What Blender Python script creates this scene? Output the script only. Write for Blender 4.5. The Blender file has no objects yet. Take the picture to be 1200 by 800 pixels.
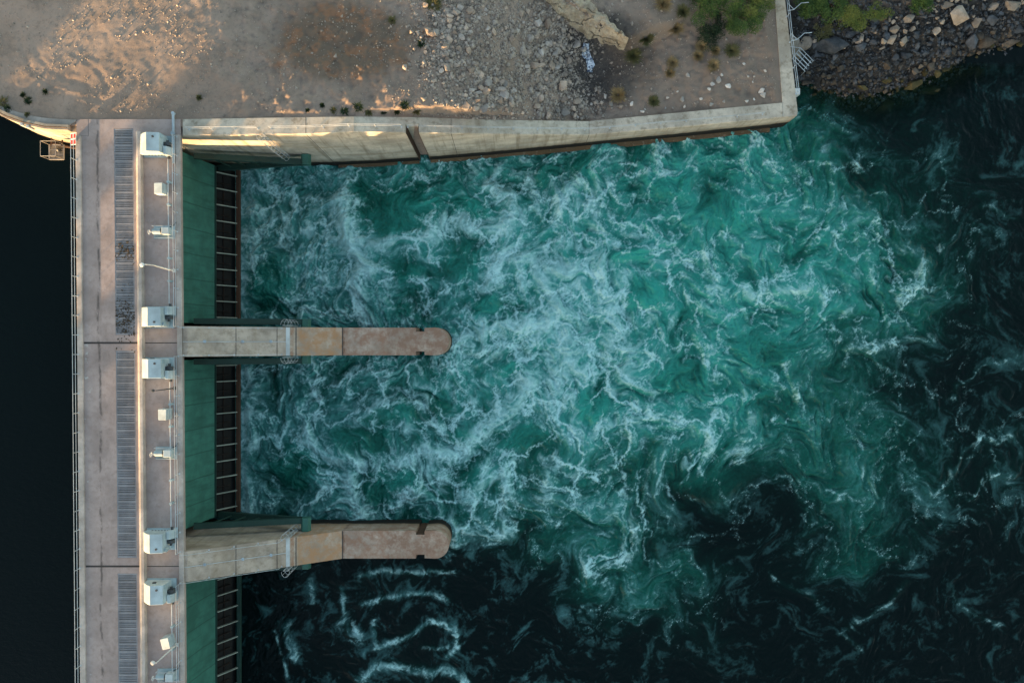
import bpy, bmesh, math, random
import numpy as np
from mathutils import Vector, noise as mnoise

random.seed(5)
S = bpy.context.scene
COL = S.collection
R = math.radians
H_CAM = 92.0
F_PX = 933.0

def W(px, py, z=0.0):
    """a point seen in the photo at (px, py), standing at height z metres over the tailwater"""
    k = (H_CAM - z) / F_PX
    return ((px - 600) * k, (400 - py) * k, z)

# ------------------------------------------------------------------ tags
def tag(o, label=None, cat=None, group=None, kind=None):
    if label: o['label'] = label
    if cat: o['category'] = cat
    if group: o['group'] = group
    if kind: o['kind'] = kind
    return o

def thing(name, loc, label, cat, group=None):
    o = bpy.data.objects.new(name, None)
    o.empty_display_size = .5
    COL.objects.link(o)
    o.location = loc
    return tag(o, label, cat, group)

def copy_tree(o, parent=None):
    c = o.copy(); COL.objects.link(c)
    if parent is not None: c.parent = parent
    for ch in list(o.children): copy_tree(ch, c)
    return c

# ------------------------------------------------------------------ mesh builder
def world_loc(o):
    v = Vector((0, 0, 0))
    while o is not None:
        v += o.location; o = o.parent
    return v

class MB:
    def __init__(s, f=None): s.v = []; s.f = []; s.map = f
    def add(s, vs, fs):
        n = len(s.v); s.v += [tuple(p) for p in vs]; s.f += [tuple(i + n for i in q) for q in fs]; return s
    def box(s, x0, x1, y0, y1, z0, z1):
        return s.add([(x0,y0,z0),(x1,y0,z0),(x1,y1,z0),(x0,y1,z0),(x0,y0,z1),(x1,y0,z1),(x1,y1,z1),(x0,y1,z1)],
                     [(0,3,2,1),(4,5,6,7),(0,1,5,4),(1,2,6,5),(2,3,7,6),(3,0,4,7)])
    def obox(s, c, sx, sy, sz, rz=0.0, tilt=0.0):
        cr, sr = math.cos(rz), math.sin(rz); ct, st = math.cos(tilt), math.sin(tilt)
        vs = []
        for dz in (-.5, .5):
            for dx, dy in ((-.5,-.5),(.5,-.5),(.5,.5),(-.5,.5)):
                x, y, z = dx*sx, dy*sy, dz*sz
                x, z = x*ct + z*st, -x*st + z*ct
                vs.append((c[0]+x*cr-y*sr, c[1]+x*sr+y*cr, c[2]+z))
        return s.add(vs, [(0,3,2,1),(4,5,6,7),(0,1,5,4),(1,2,6,5),(2,3,7,6),(3,0,4,7)])
    def tube(s, pts, r, n=6, cap=True):
        pts = [Vector(p) for p in pts]; rs = r if isinstance(r, (list, tuple)) else [r]*len(pts)
        rings = []; up = None
        for i, p in enumerate(pts):
            d = (pts[min(i+1, len(pts)-1)] - pts[max(i-1, 0)]).normalized()
            if up is None: up = Vector((0,0,1)) if abs(d.z) < .9 else Vector((1,0,0))
            a = d.cross(up).normalized(); b = a.cross(d).normalized(); up = b
            rings.append([p + (a*math.cos(t) + b*math.sin(t))*rs[i] for t in [2*math.pi*k/n for k in range(n)]])
        vs = [q for ring in rings for q in ring]; fs = []
        for i in range(len(pts)-1):
            for k in range(n):
                k2 = (k+1) % n
                fs.append((i*n+k, i*n+k2, (i+1)*n+k2, (i+1)*n+k))
        if cap:
            fs.append(tuple(range(n-1, -1, -1))); fs.append(tuple((len(pts)-1)*n + k for k in range(n)))
        return s.add(vs, fs)
    def bar(s, a, b, w, h):
        """square bar from a to b, w wide sideways, h deep"""
        a, b = Vector(a), Vector(b); d = (b-a).normalized()
        up = Vector((0,0,1)) if abs(d.z) < .95 else Vector((0,1,0))
        side = d.cross(up).normalized()*w/2; u = side.cross(d).normalized()*h/2
        vs = [a-side-u, a+side-u, a+side+u, a-side+u, b-side-u, b+side-u, b+side+u, b-side+u]
        return s.add(vs, [(0,1,2,3),(7,6,5,4),(1,0,4,5),(2,1,5,6),(3,2,6,7),(0,3,7,4)])
    def prism_y(s, prof, y0, y1):
        """profile of (x, z) points swept along Y"""
        n = len(prof)
        vs = [(x, y0, z) for x, z in prof] + [(x, y1, z) for x, z in prof]
        fs = [tuple(range(n)), tuple(range(2*n-1, n-1, -1))]
        for i in range(n):
            j = (i+1) % n; fs.append((i, i+n, j+n, j))
        return s.add(vs, fs)
    def prism_z(s, poly, z0, z1):
        n = len(poly)
        vs = [(x, y, z0) for x, y in poly] + [(x, y, z1) for x, y in poly]
        fs = [tuple(range(n-1, -1, -1)), tuple(range(n, 2*n))]
        for i in range(n):
            j = (i+1) % n; fs.append((i, j, j+n, i+n))
        return s.add(vs, fs)
    def build(s, name, mat, parent=None, smooth=False, bevel=0.0):
        vs = [s.map(p) for p in s.v] if s.map else s.v
        o0 = world_loc(parent) if parent is not None else Vector((0,0,0))
        me = bpy.data.meshes.new(name)
        me.from_pydata([(p[0]-o0.x, p[1]-o0.y, p[2]-o0.z) for p in vs], [], s.f)
        bm = bmesh.new(); bm.from_mesh(me)
        bmesh.ops.recalc_face_normals(bm, faces=bm.faces)
        if bevel:
            es = [e for e in bm.edges if len(e.link_faces) == 2 and e.calc_face_angle(0) > .5]
            bmesh.ops.bevel(bm, geom=es, offset=bevel, segments=2, affect='EDGES', profile=.6, clamp_overlap=True)
        bm.to_mesh(me); bm.free()
        if smooth: me.polygons.foreach_set('use_smooth', [True]*len(me.polygons))
        me.materials.append(mat)
        o = bpy.data.objects.new(name, me); COL.objects.link(o)
        if parent is not None: o.parent = parent
        return o

def part_copies(o, offsets):
    for d in offsets:
        c = o.copy(); COL.objects.link(c); c.parent = o.parent
        c.location = o.location + Vector(d)
        for ch in list(o.children):
            e = ch.copy(); COL.objects.link(e); e.parent = c

# ------------------------------------------------------------------ materials
class NT:
    def __init__(s, name):
        s.m = bpy.data.materials.new(name); s.m.use_nodes = True
        s.t = s.m.node_tree; s.p = s.t.nodes['Principled BSDF']; s.pos = None
    def n(s, kind, **kw):
        x = s.t.nodes.new(kind)
        for k, v in kw.items(): setattr(x, k, v)
        return x
    def l(s, a, b): s.t.links.new(a, b)
    def val(s, sock, v):
        if isinstance(v, (int, float, tuple, list)): sock.default_value = v
        else: s.l(v, sock)
    def P(s):
        if s.pos is None: s.pos = s.n('ShaderNodeNewGeometry').outputs['Position']
        return s.pos
    def noise(s, scale, detail=4, rough=.55, vec=None, stretch=None, dist=0.0):
        v = vec or s.P()
        if stretch:
            mp = s.n('ShaderNodeMapping'); mp.inputs['Scale'].default_value = stretch; s.l(v, mp.inputs[0]); v = mp.outputs[0]
        x = s.n('ShaderNodeTexNoise'); x.inputs['Scale'].default_value = scale; x.inputs['Detail'].default_value = detail
        x.inputs['Roughness'].default_value = rough; x.inputs['Distortion'].default_value = dist
        s.l(v, x.inputs['Vector']); return x.outputs['Fac']
    def ramp(s, fac, *stops):
        x = s.n('ShaderNodeMapRange'); x.interpolation_type = 'SMOOTHSTEP'
        (a, va), (b, vb) = stops
        for i, v in enumerate((a, b, va, vb)): x.inputs[i+1].default_value = v
        s.l(fac, x.inputs[0]); return x.outputs[0]
    def math(s, op, a, b=0.0, c=0.0, clamp=False):
        x = s.n('ShaderNodeMath', operation=op); x.use_clamp = clamp
        s.val(x.inputs[0], a); s.val(x.inputs[1], b); s.val(x.inputs[2], c); return x.outputs[0]
    def mix(s, fac, a, b, blend='MIX'):
        x = s.n('ShaderNodeMix', data_type='RGBA', blend_type=blend)
        s.val(x.inputs['Factor'], fac)
        for sock, v in ((x.inputs[6], a), (x.inputs[7], b)):
            if isinstance(v, (tuple, list)): sock.default_value = (*v[:3], 1)
            else: s.l(v, sock)
        return x.outputs[2]
    def xyz(s):
        x = s.n('ShaderNodeSeparateXYZ'); s.l(s.P(), x.inputs[0]); return x.outputs
    def bump(s, h, strength=.3, dist=.05):
        x = s.n('ShaderNodeBump'); x.inputs['Strength'].default_value = strength; x.inputs['Distance'].default_value = dist
        s.l(h, x.inputs['Height']); s.l(x.outputs[0], s.p.inputs['Normal'])
    def done(s, col, rough=.8, metal=0.0, spec=None):
        s.val(s.p.inputs['Base Color'], (*col, 1) if isinstance(col, (tuple, list)) else col)
        s.val(s.p.inputs['Roughness'], rough); s.p.inputs['Metallic'].default_value = metal
        if spec is not None: s.p.inputs['Specular IOR Level'].default_value = spec
        return s.m

def band_mask(t, v, lo, hi, soft):
    a = t.ramp(v, (lo-soft, 0), (lo+soft, 1)); b = t.ramp(v, (hi-soft, 1), (hi+soft, 0))
    return t.math('MULTIPLY', a, b)

def mat_concrete(name, base, wet=None, deck=False, streak=0.0, rust=None):
    t = NT(name); x, y, z = t.xyz()
    n1 = t.noise(.35, 5, .6); n2 = t.noise(2.2, 6, .65); n3 = t.noise(14, 4, .6)
    dk = tuple(c*(.80 if deck else .70) for c in base); lt = tuple(min(c*(1.1 if deck else 1.2), .8) for c in base)
    c = t.mix(t.ramp(n1, (.32, 0), (.68, 1)), dk, lt)
    c = t.mix(t.math('MULTIPLY', t.ramp(n2, (.45, 0), (.72, 1)), .45), c, tuple(a*b for a, b in zip(base, (.62, .58, .55))))
    c = t.mix(t.math('MULTIPLY', t.ramp(n3, (.5, 0), (.75, 1)), .22), c, (.12, .105, .095))
    if streak:
        sv = t.noise(1.0, 5, .6, stretch=(1.6, 1.6, .09))
        c = t.mix(t.math('MULTIPLY', t.ramp(sv, (.50, 0), (.70, 1)), streak), c, (.13, .095, .05))
        sw = t.noise(1.0, 4, .6, stretch=(2.6, 2.6, .12))
        c = t.mix(t.math('MULTIPLY', t.ramp(sw, (.56, 0), (.74, 1)), streak*.7), c, (.50, .48, .42))
        hz = t.noise(1.0, 4, .6, stretch=(.06, .06, 1.1))
        c = t.mix(t.math('MULTIPLY', t.ramp(hz, (.48, 0), (.66, 1)), streak*.6), c, (.24, .16, .07))
    if deck:
        # tyre and oil line down the roadway, lime splashes by the kerb
        xs = t.math('ADD', x, t.math('MULTIPLY', y, .0085))
        wob = t.math('MULTIPLY', t.math('SUBTRACT', t.noise(.25, 3), .5), .9)
        xl = t.math('ADD', xs, wob)
        for cx, wd, am in ((-40.45, .10, .75), (-40.2, .7, .16), (-39.3, .5, .10)):
            m = band_mask(t, xl, cx-wd, cx+wd, wd*1.0)
            brk = t.ramp(t.noise(.55, 4, .7, stretch=(2, 1, 1)), (.42, 0), (.62, 1))
            c = t.mix(t.math('MULTIPLY', t.math('MULTIPLY', m, brk), am), c, (.07, .06, .055))
        m = band_mask(t, xs, -41.95, -41.2, .12)
        spl = t.ramp(t.noise(.9, 5, .7), (.62, 0), (.70, 1))
        c = t.mix(t.math('MULTIPLY', t.math('MULTIPLY', m, spl), .75), c, (.6, .6, .57))
    if rust:
        for x0, x1, am, colr in rust:
            m = band_mask(t, t.math('ADD', x, t.math('MULTIPLY', t.math('SUBTRACT', t.noise(2.5, 5, .7), .5), .35)), x0, x1, .10)
            rn = t.ramp(t.noise(.9, 7, .75), (.36, .12), (.62, 1))
            c = t.mix(t.math('MULTIPLY', t.math('MULTIPLY', m, rn), am), c, colr)
    if wet is not None:
        e = t.math('ADD', z, t.math('MULTIPLY', t.math('SUBTRACT', t.noise(.8, 4, .6, stretch=(1, 1, .3)), .5), .9))
        wm = t.ramp(e, (wet-.15, 1), (wet+.25, 0))
        ms = t.ramp(e, (wet+.1, 1), (wet+1.6, 0))
        c = t.mix(t.math('MULTIPLY', ms, .55), c, (.16, .11, .06))
        c = t.mix(wm, c, (.012, .010, .008))
    t.bump(t.math('ADD', n3, t.math('MULTIPLY', n2, .6)), .35, .02)
    return t.done(c, .88, spec=.3)

def mat_paint(name, base, wear=(.16, .09, .05), amount=.25, rough=.55, seams=0.0, metal=0.0):
    t = NT(name); x, y, z = t.xyz()
    n1 = t.noise(.6, 5, .6); n2 = t.noise(5, 6, .7)
    c = t.mix(t.ramp(n1, (.3, 0), (.7, 1)), tuple(a*.78 for a in base), tuple(a*1.16 for a in base))
    c = t.mix(t.math('MULTIPLY', t.ramp(n2, (.56, 0), (.74, 1)), amount), c, wear)
    if seams:
        f = t.math('ABSOLUTE', t.math('SUBTRACT', t.math('FRACT', t.math('DIVIDE', t.math('ADD', y, t.math('MULTIPLY', t.noise(.8, 2), .12)), seams)), .5))
        c = t.mix(t.math('MULTIPLY', t.ramp(f, (.014, 1), (.035, 0)), .6), c, tuple(a*.35 for a in base))
        st = t.noise(1.0, 5, .65, stretch=(.25, 1.6, .25))
        c = t.mix(t.math('MULTIPLY', t.ramp(st, (.46, 0), (.70, 1)), .6), c, tuple(a*.5 for a in base))
    t.bump(n2, .12, .01)
    return t.done(c, rough, metal)

def mat_rock(name, a, b, rnd=.35, moss=None):
    t = NT(name)
    oi = t.n('ShaderNodeObjectInfo').outputs['Random']
    tc = t.n('ShaderNodeTexCoord').outputs['Object']
    n1 = t.noise(1.2, 5, .65); n2 = t.noise(9, 5, .7)
    c = t.mix(t.ramp(n1, (.3, 0), (.7, 1)), a, b)
    c = t.mix(t.math('MULTIPLY', t.ramp(n2, (.45, 0), (.75, 1)), .4), c, tuple(q*.4 for q in a))
    hv = t.n('ShaderNodeHueSaturation'); t.l(c, hv.inputs['Color'])
    t.l(t.math('ADD', t.math('MULTIPLY', oi, rnd*2), 1-rnd), hv.inputs['Value'])
    t.bump(t.math('ADD', n1, t.math('MULTIPLY', n2, .5)), .6, .06)
    return t.done(hv.outputs[0], .9, spec=.25)

def mat_leaf(name, a, b):
    t = NT(name)
    n1 = t.noise(.8, 4, .6); n2 = t.noise(6, 3, .6)
    c = t.mix(t.ramp(n1, (.35, 0), (.65, 1)), a, b)
    c = t.mix(t.math('MULTIPLY', t.ramp(n2, (.4, 0), (.7, 1)), .4), c, tuple(q*.5 for q in a))
    return t.done(c, .7, spec=.2)

M = {}
M['deck'] = mat_concrete('deck_concrete', (.425, .338, .312), deck=True)
M['kerb'] = mat_concrete('kerb_concrete', (.50, .44, .40))
M['wall'] = mat_concrete('wall_concrete', (.54, .48, .40), wet=1.9, streak=.5)
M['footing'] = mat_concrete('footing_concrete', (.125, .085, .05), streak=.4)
M['forebay_wall'] = mat_concrete('forebay_wall_concrete', (.45, .40, .33), wet=8.9, streak=.3)
M['apron'] = mat_concrete('apron_concrete', (.40, .35, .315))
M['pier'] = mat_concrete('pier_concrete', (.47, .385, .32), wet=2.0, streak=.35,
    rust=[(-22.6, -18.45, .92, (.43, .235, .125)), (-18.35, -6, .92, (.325, .185, .125)), (-13.5, -6, .45, (.215, .14, .105)), (-23.2, -22.9, .7, (.30, .12, .05)), (-18.5, -18.2, .8, (.15, .07, .04))])
M['green'] = mat_paint('green_gate_paint', (.052, .19, .148), (.03, .10, .078), .4, .6, seams=1.77*1.5)
M['green_dark'] = mat_paint('dark_green_steel', (.014, .050, .040), (.03, .025, .02), .5, .6)
M['trunnion'] = mat_paint('trunnion_green', (.04, .15, .12), (.05, .06, .05), .3)
M['rib'] = mat_paint('rib_grey_green', (.33, .36, .31), (.16, .10, .06), .5)
M['rust'] = mat_paint('rusted_steel', (.085, .042, .024), (.02, .012, .009), .6, .85)
M['black'] = mat_paint('unlit_black_steel', (.004, .004, .004), (.010, .006, .004), .4, .8)  # near-black colour stands in for the unlit void behind the ribs
M['dark_rust'] = mat_paint('dark_rust', (.022, .012, .008), (.008, .006, .005), .5, .85)
M['galv'] = mat_paint('galvanised_rail', (.50, .53, .55), (.30, .27, .24), .25, .45)
M['white'] = mat_paint('cream_housing_paint', (.45, .53, .56), (.34, .33, .30), .3, .5)
M['bluegrey'] = mat_paint('blue_grey_machine_paint', (.36, .46, .50), (.10, .10, .10), .5, .5)
M['darkmetal'] = mat_paint('dark_machine_steel', (.05, .055, .06), (.02, .02, .02), .4, .5)
M['grate'] = mat_paint('grating_steel', (.31, .315, .34), (.16, .09, .07), .5, .55)
M['joint'] = mat_paint('joint_sealant', (.045, .04, .038), (.10, .08, .07), .4, .9)
M['pit'] = mat_paint('pit_shade', (.02, .02, .022), (.01, .01, .01), .4, .9)
M['pipe'] = mat_paint('pipe_pale_blue', (.40, .47, .53), (.22, .22, .22), .3, .5)
M['red'] = mat_paint('red_sign_paint', (.50, .035, .02), (.30, .05, .03), .2, .5)
M['signwhite'] = mat_paint('white_sign_paint', (.72, .72, .70), (.5, .5, .5), .2, .5)
M['platform'] = mat_paint('platform_steel', (.36, .34, .31), (.2, .13, .08), .4, .6)
t = NT('white_sheet'); c = t.mix(t.ramp(t.noise(3.2, 4, .7), (.44, 0), (.56, 1)), (.80, .86, .95), (.10, .14, .22)); M['tarp'] = t.done(c, .45)  # dark blotches put the shade of the crumples into the sheet colour
M['debris'] = mat_rock('dry_debris', (.045, .032, .022), (.09, .07, .045))
M['rubble_tan'] = mat_rock('rubble_tan', (.33, .25, .20), (.50, .40, .325))
M['rubble_grey'] = mat_rock('rubble_grey', (.29, .25, .225), (.46, .41, .37))
M['rock_dark'] = mat_rock('riprap_dark', (.045, .050, .058), (.115, .12, .13))
M['rock_tan'] = mat_rock('riprap_tan', (.25, .20, .155), (.39, .32, .26))
M['rock_brown'] = mat_rock('riprap_brown', (.07, .058, .046), (.16, .125, .095))
M['rock_moss'] = mat_rock('riprap_mossy', (.035, .035, .016), (.10, .078, .034))
t = NT('outcrop_cream'); n1 = t.noise(.9, 6, .7); n2 = t.noise(6, 5, .7)
c = t.mix(t.ramp(n1, (.35, 0), (.65, 1)), (.31, .25, .18), (.50, .43, .33))
c = t.mix(t.math('MULTIPLY', t.ramp(n2, (.48, 0), (.7, 1)), .5), c, (.15, .115, .08))
vo = t.n('ShaderNodeTexVoronoi', feature='DISTANCE_TO_EDGE'); vo.inputs['Scale'].default_value = .42
mp = t.n('ShaderNodeMapping'); mp.inputs['Scale'].default_value = (.7, 2.1, 1); mp.inputs['Rotation'].default_value = (0, 0, .5)
va = t.n('ShaderNodeVectorMath', operation='ADD'); t.l(t.P(), va.inputs[0])
cc = t.n('ShaderNodeTexNoise'); cc.inputs['Scale'].default_value = 1.2; t.l(t.P(), cc.inputs['Vector']); t.l(cc.outputs['Color'], va.inputs[1])
t.l(va.outputs[0], mp.inputs[0]); t.l(mp.outputs[0], vo.inputs['Vector'])
ck = t.math('MULTIPLY', t.ramp(vo.outputs[0], (.0, 1), (.05, 0)), t.ramp(t.noise(.8, 3), (.42, 0), (.58, 1))); c = t.mix(t.math('MULTIPLY', ck, .75), c, (.06, .05, .04))
t.bump(t.math('SUBTRACT', t.math('ADD', n1, t.math('MULTIPLY', n2, .5)), ck), .9, .15); M['outcrop'] = t.done(c, .9, spec=.2)
M['white_stone'] = mat_rock('white_stone', (.46, .42, .39), (.62, .58, .54))
M['gravel'] = mat_rock('gravel_grey', (.25, .21, .18), (.54, .46, .40), .05)
M['leaf_green'] = mat_leaf('leaf_green', (.042, .085, .022), (.10, .15, .034))
M['leaf_yellow'] = mat_leaf('leaf_yellow_green', (.11, .15, .034), (.21, .22, .05))
M['leaf_dark'] = mat_leaf('leaf_dark', (.018, .038, .018), (.035, .060, .026))
M['grass_dry'] = mat_leaf('grass_dry', (.27, .19, .09), (.40, .29, .15))
M['grass_olive'] = mat_leaf('grass_olive', (.11, .11, .045), (.18, .16, .07))
M['stem'] = mat_leaf('stem_brown', (.05, .038, .026), (.08, .06, .04))

# ================================================================== THE LAND
WALL_F = [(-43.4,20.55,14.0),(-32.3,20.15,14.0),(-20,20.3,14.0),(-15.5,20.5,14.0),(-9.9,20.85,12.4),(-3,21.4,9.8),(1.9,21.85,7.8),(8.4,22.5,5.15),(20,23.6,4.8),(31.3,24.75,4.5)]
WALL_BK = [(-43.4,21.7),(-32.3,21.75),(-20,21.95),(-15.5,22.0),(-9.9,22.4),(-3,22.9),(1.9,23.35),(8.4,24.0),(20,25.2),(29.7,26.2)]
FOREBAY = [(-43.4,20.65),(-45.6,20.75),(-47.6,21.15),(-49.3,21.75),(-50.8,22.5),(-53,23.7),(-58,26.6),(-66,31.5),(-90,46)]
SHORE_PX = [(936,98),(962,104),(990,112),(1020,112),(1045,106),(1070,99),(1100,86),(1125,71),(1150,62),(1180,54),(1200,50),(1260,44)]
SHORE = [W(a, b, 0)[:2] for a, b in SHORE_PX]
LAKE_Z = 8.5

def vnoise(seed, N=256):
    r = np.random.RandomState(seed); f = np.fft.fft2(r.randn(N, N))
    k = np.hypot(np.fft.fftfreq(N)[None, :]*N, np.fft.fftfreq(N)[:, None]*N)
    return f, k
def fractal_tex(seed, k0, k1, slope, N=512):
    f, k = vnoise(seed, N); w = np.where((k >= k0) & (k <= k1), np.maximum(k, 1)**(-slope), 0)
    a = np.real(np.fft.ifft2(f*w)); return (a/a.std()).astype(np.float32)
def tex(t, x, y, scale):
    N = t.shape[0]; u = (x/scale*N) % N; v = (y/scale*N) % N
    i = u.astype(int); j = v.astype(int); a = u-i; b = v-j; i %= N; j %= N
    return (t[j,i]*(1-a)+t[j,(i+1)%N]*a)*(1-b)+(t[(j+1)%N,i]*(1-a)+t[(j+1)%N,(i+1)%N]*a)*b
T1 = fractal_tex(1, 3, 200, 1.7); T2 = fractal_tex(2, 4, 250, 1.3)

def sstep(a, b, x):
    t = np.clip((x-a)/(b-a), 0, 1); return t*t*(3-2*t)
def seg_dist(x, y, pts):
    d = np.full(np.shape(x), 1e9)
    for (x0,y0),(x1,y1) in zip(pts[:-1], pts[1:]):
        dx, dy = x1-x0, y1-y0; t = np.clip(((x-x0)*dx+(y-y0)*dy)/(dx*dx+dy*dy), 0, 1)
        d = np.minimum(d, np.hypot(x-x0-t*dx, y-y0-t*dy))
    return d

RUTS = [[W(a,b,14)[:2] for a,b in q] for q in (
    [(20,40),(27,62),(38,85),(60,102),(90,112),(120,118)],[(36,42),(42,60),(54,78),(74,92),(104,100)],
    [(80,60),(100,72),(120,88),(126,108)],[(250,20),(262,60),(246,100),(226,128)])]
LEDGE = [W(a,b,9)[:2] for a,b in ((636,-10),(655,0),(672,10),(690,20),(705,30),(720,40),(745,44),(800,20),(860,-20))]

def ground_z(x, y):
    """height of the bank, the river bed and the far hills"""
    x = np.asarray(x, float); y = np.asarray(y, float)
    zf = np.interp(x, [p[0] for p in WALL_F], [p[2] for p in WALL_F])
    ymid = (np.interp(x, [p[0] for p in WALL_F], [p[1] for p in WALL_F]) + np.interp(x, [p[0] for p in WALL_BK], [p[1] for p in WALL_BK]))/2
    fb = sorted([(p[0], p[1]+.25) for p in FOREBAY])
    ymid = np.where(x < -43.4, np.interp(x, [p[0] for p in fb], [p[1] for p in fb]), ymid)
    north = y - ymid
    # upper bench on the left, tumbling down a rubble slope to the lower bench on the right
    sh = (y-24)*.28
    hi = 13.92 - .115*np.clip(north-1.0, 0, 14)*sstep(-31, -22, x)
    lo = 4.45 + .05*np.clip(north, 0, 20)
    f = sstep(-9.5+sh*1.2, 9.0+sh*.3, x)
    z = hi*(1-f) + lo*f
    # bench above the rock ledge
    lx = [p[0] for p in LEDGE]; ly = [p[1] for p in LEDGE]
    up = y - np.interp(x, lx, ly, left=60, right=60)
    le = sstep(-.2, 1.0, up)*sstep(3, 5, x)*(1-sstep(14, 22, x))
    z = z + 2.2*le*(1-.25*sstep(0, 9, up))
    # hollow under the ledge
    hx, hy, _ = W(690, 70, 5.5)
    z = z - .9*np.exp(-((x-hx)/4.0)**2-((y-hy)/3.2)**2)
    amp = .03 + .13*sstep(-31, -24, x)*(1-sstep(-14, -8, x)) + .22*f*(1-sstep(8, 14, x)) + .10*sstep(10, 16, x)
    z = z + amp*(tex(T1, x, y, 26.)*.85) + (.012+.035*sstep(-33, -26, x))*tex(T2, x, y, 7.)
    for q in RUTS:
        d = seg_dist(x, y, q); z = z - .028*np.exp(-(d/.22)**2) + .014*np.exp(-((d-.45)/.2)**2)
    z = np.where(north < 1.3, np.minimum(z, zf-.06), z)
    # right of the return wall: natural bank down to the water
    ys = np.interp(x, [p[0] for p in SHORE], [p[1] for p in SHORE])
    d = y-ys
    nat = np.where(d > 0, 4.9*(1-np.exp(-np.maximum(d, 0)/6.0)), np.maximum(d*.55, -5)) + .18*tex(T2, x, y, 9.)
    xw = 30.5 - (y-26)*.093
    z = np.where((x > xw-2.2) & (x <= xw), np.minimum(z, 4.43+.5*sstep(.9, 2.2, xw-x)), z)
    nat = np.minimum(nat, 2.2+np.maximum(x-xw-.8, 0)*.9+8*sstep(37, 43, y))
    right = x > xw
    z = np.where(right & (y > 24), nat, z)
    inside = np.where(right, np.inf, north)
    z = np.where((north < 0) & ~right, np.where(x < -43.0, 1.0, -5.0), z)
    z = np.where(right & (y <= 24.0), np.maximum((y-26.5)*.55, -5), z)
    # country beyond the frame
    far = np.hypot(x*.8, y)
    hills = 34*sstep(90, 420, far)*(.55+.45*tex(T1, x, y, 900.)) + 120*sstep(400, 1500, far)*(.6+.3*tex(T1, x, y, 3000.))
    landw = np.where(y > 0, sstep(45, 120, y), 0) + sstep(-75, -130, y)*np.where(x > -30, 1, 0) + sstep(-230, -330, x)
    z = z + np.clip(hills, 0, None)*np.clip(landw, 0, 1)
    z = np.where((y < -62) & (x > -44), np.maximum(z, -5+np.clip((-62-y)*.5, 0, 22)), z)
    z = np.where((y < -46) & (x <= -30) & (x > -44.5), 13.6, z)
    return z

def axis(lo, hi, step, far, grow=1.28):
    a = list(np.arange(lo, hi+step*.5, step)); s = step; p = lo; left = []
    while p > -far: s *= grow; p -= s; left.append(p)
    s = step; p = hi; rt = []
    while p < far: s *= grow; p += s; rt.append(p)
    return np.array(left[::-1]+a+rt)

def grid_object(name, gx, gy, Z, mat, smooth=True):
    nx, ny = len(gx), len(gy); X, Y = np.meshgrid(gx, gy)
    co = np.empty((nx*ny, 3), np.float32); co[:,0] = X.ravel(); co[:,1] = Y.ravel(); co[:,2] = Z.ravel()
    i = np.arange((nx-1)*(ny-1)); r, c = i//(nx-1), i % (nx-1); a = r*nx+c
    quads = np.stack([a, a+1, a+nx+1, a+nx], 1).astype(np.int32)
    me = bpy.data.meshes.new(name)
    me.vertices.add(nx*ny); me.vertices.foreach_set('co', co.ravel())
    me.loops.add(quads.size); me.loops.foreach_set('vertex_index', quads.ravel())
    me.polygons.add(len(quads)); me.polygons.foreach_set('loop_start', np.arange(0, quads.size, 4, dtype=np.int32))
    me.polygons.foreach_set('use_smooth', np.full(len(quads), smooth))
    me.update(calc_edges=True); me.materials.append(mat)
    o = bpy.data.objects.new(name, me); COL.objects.link(o); return o

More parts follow.
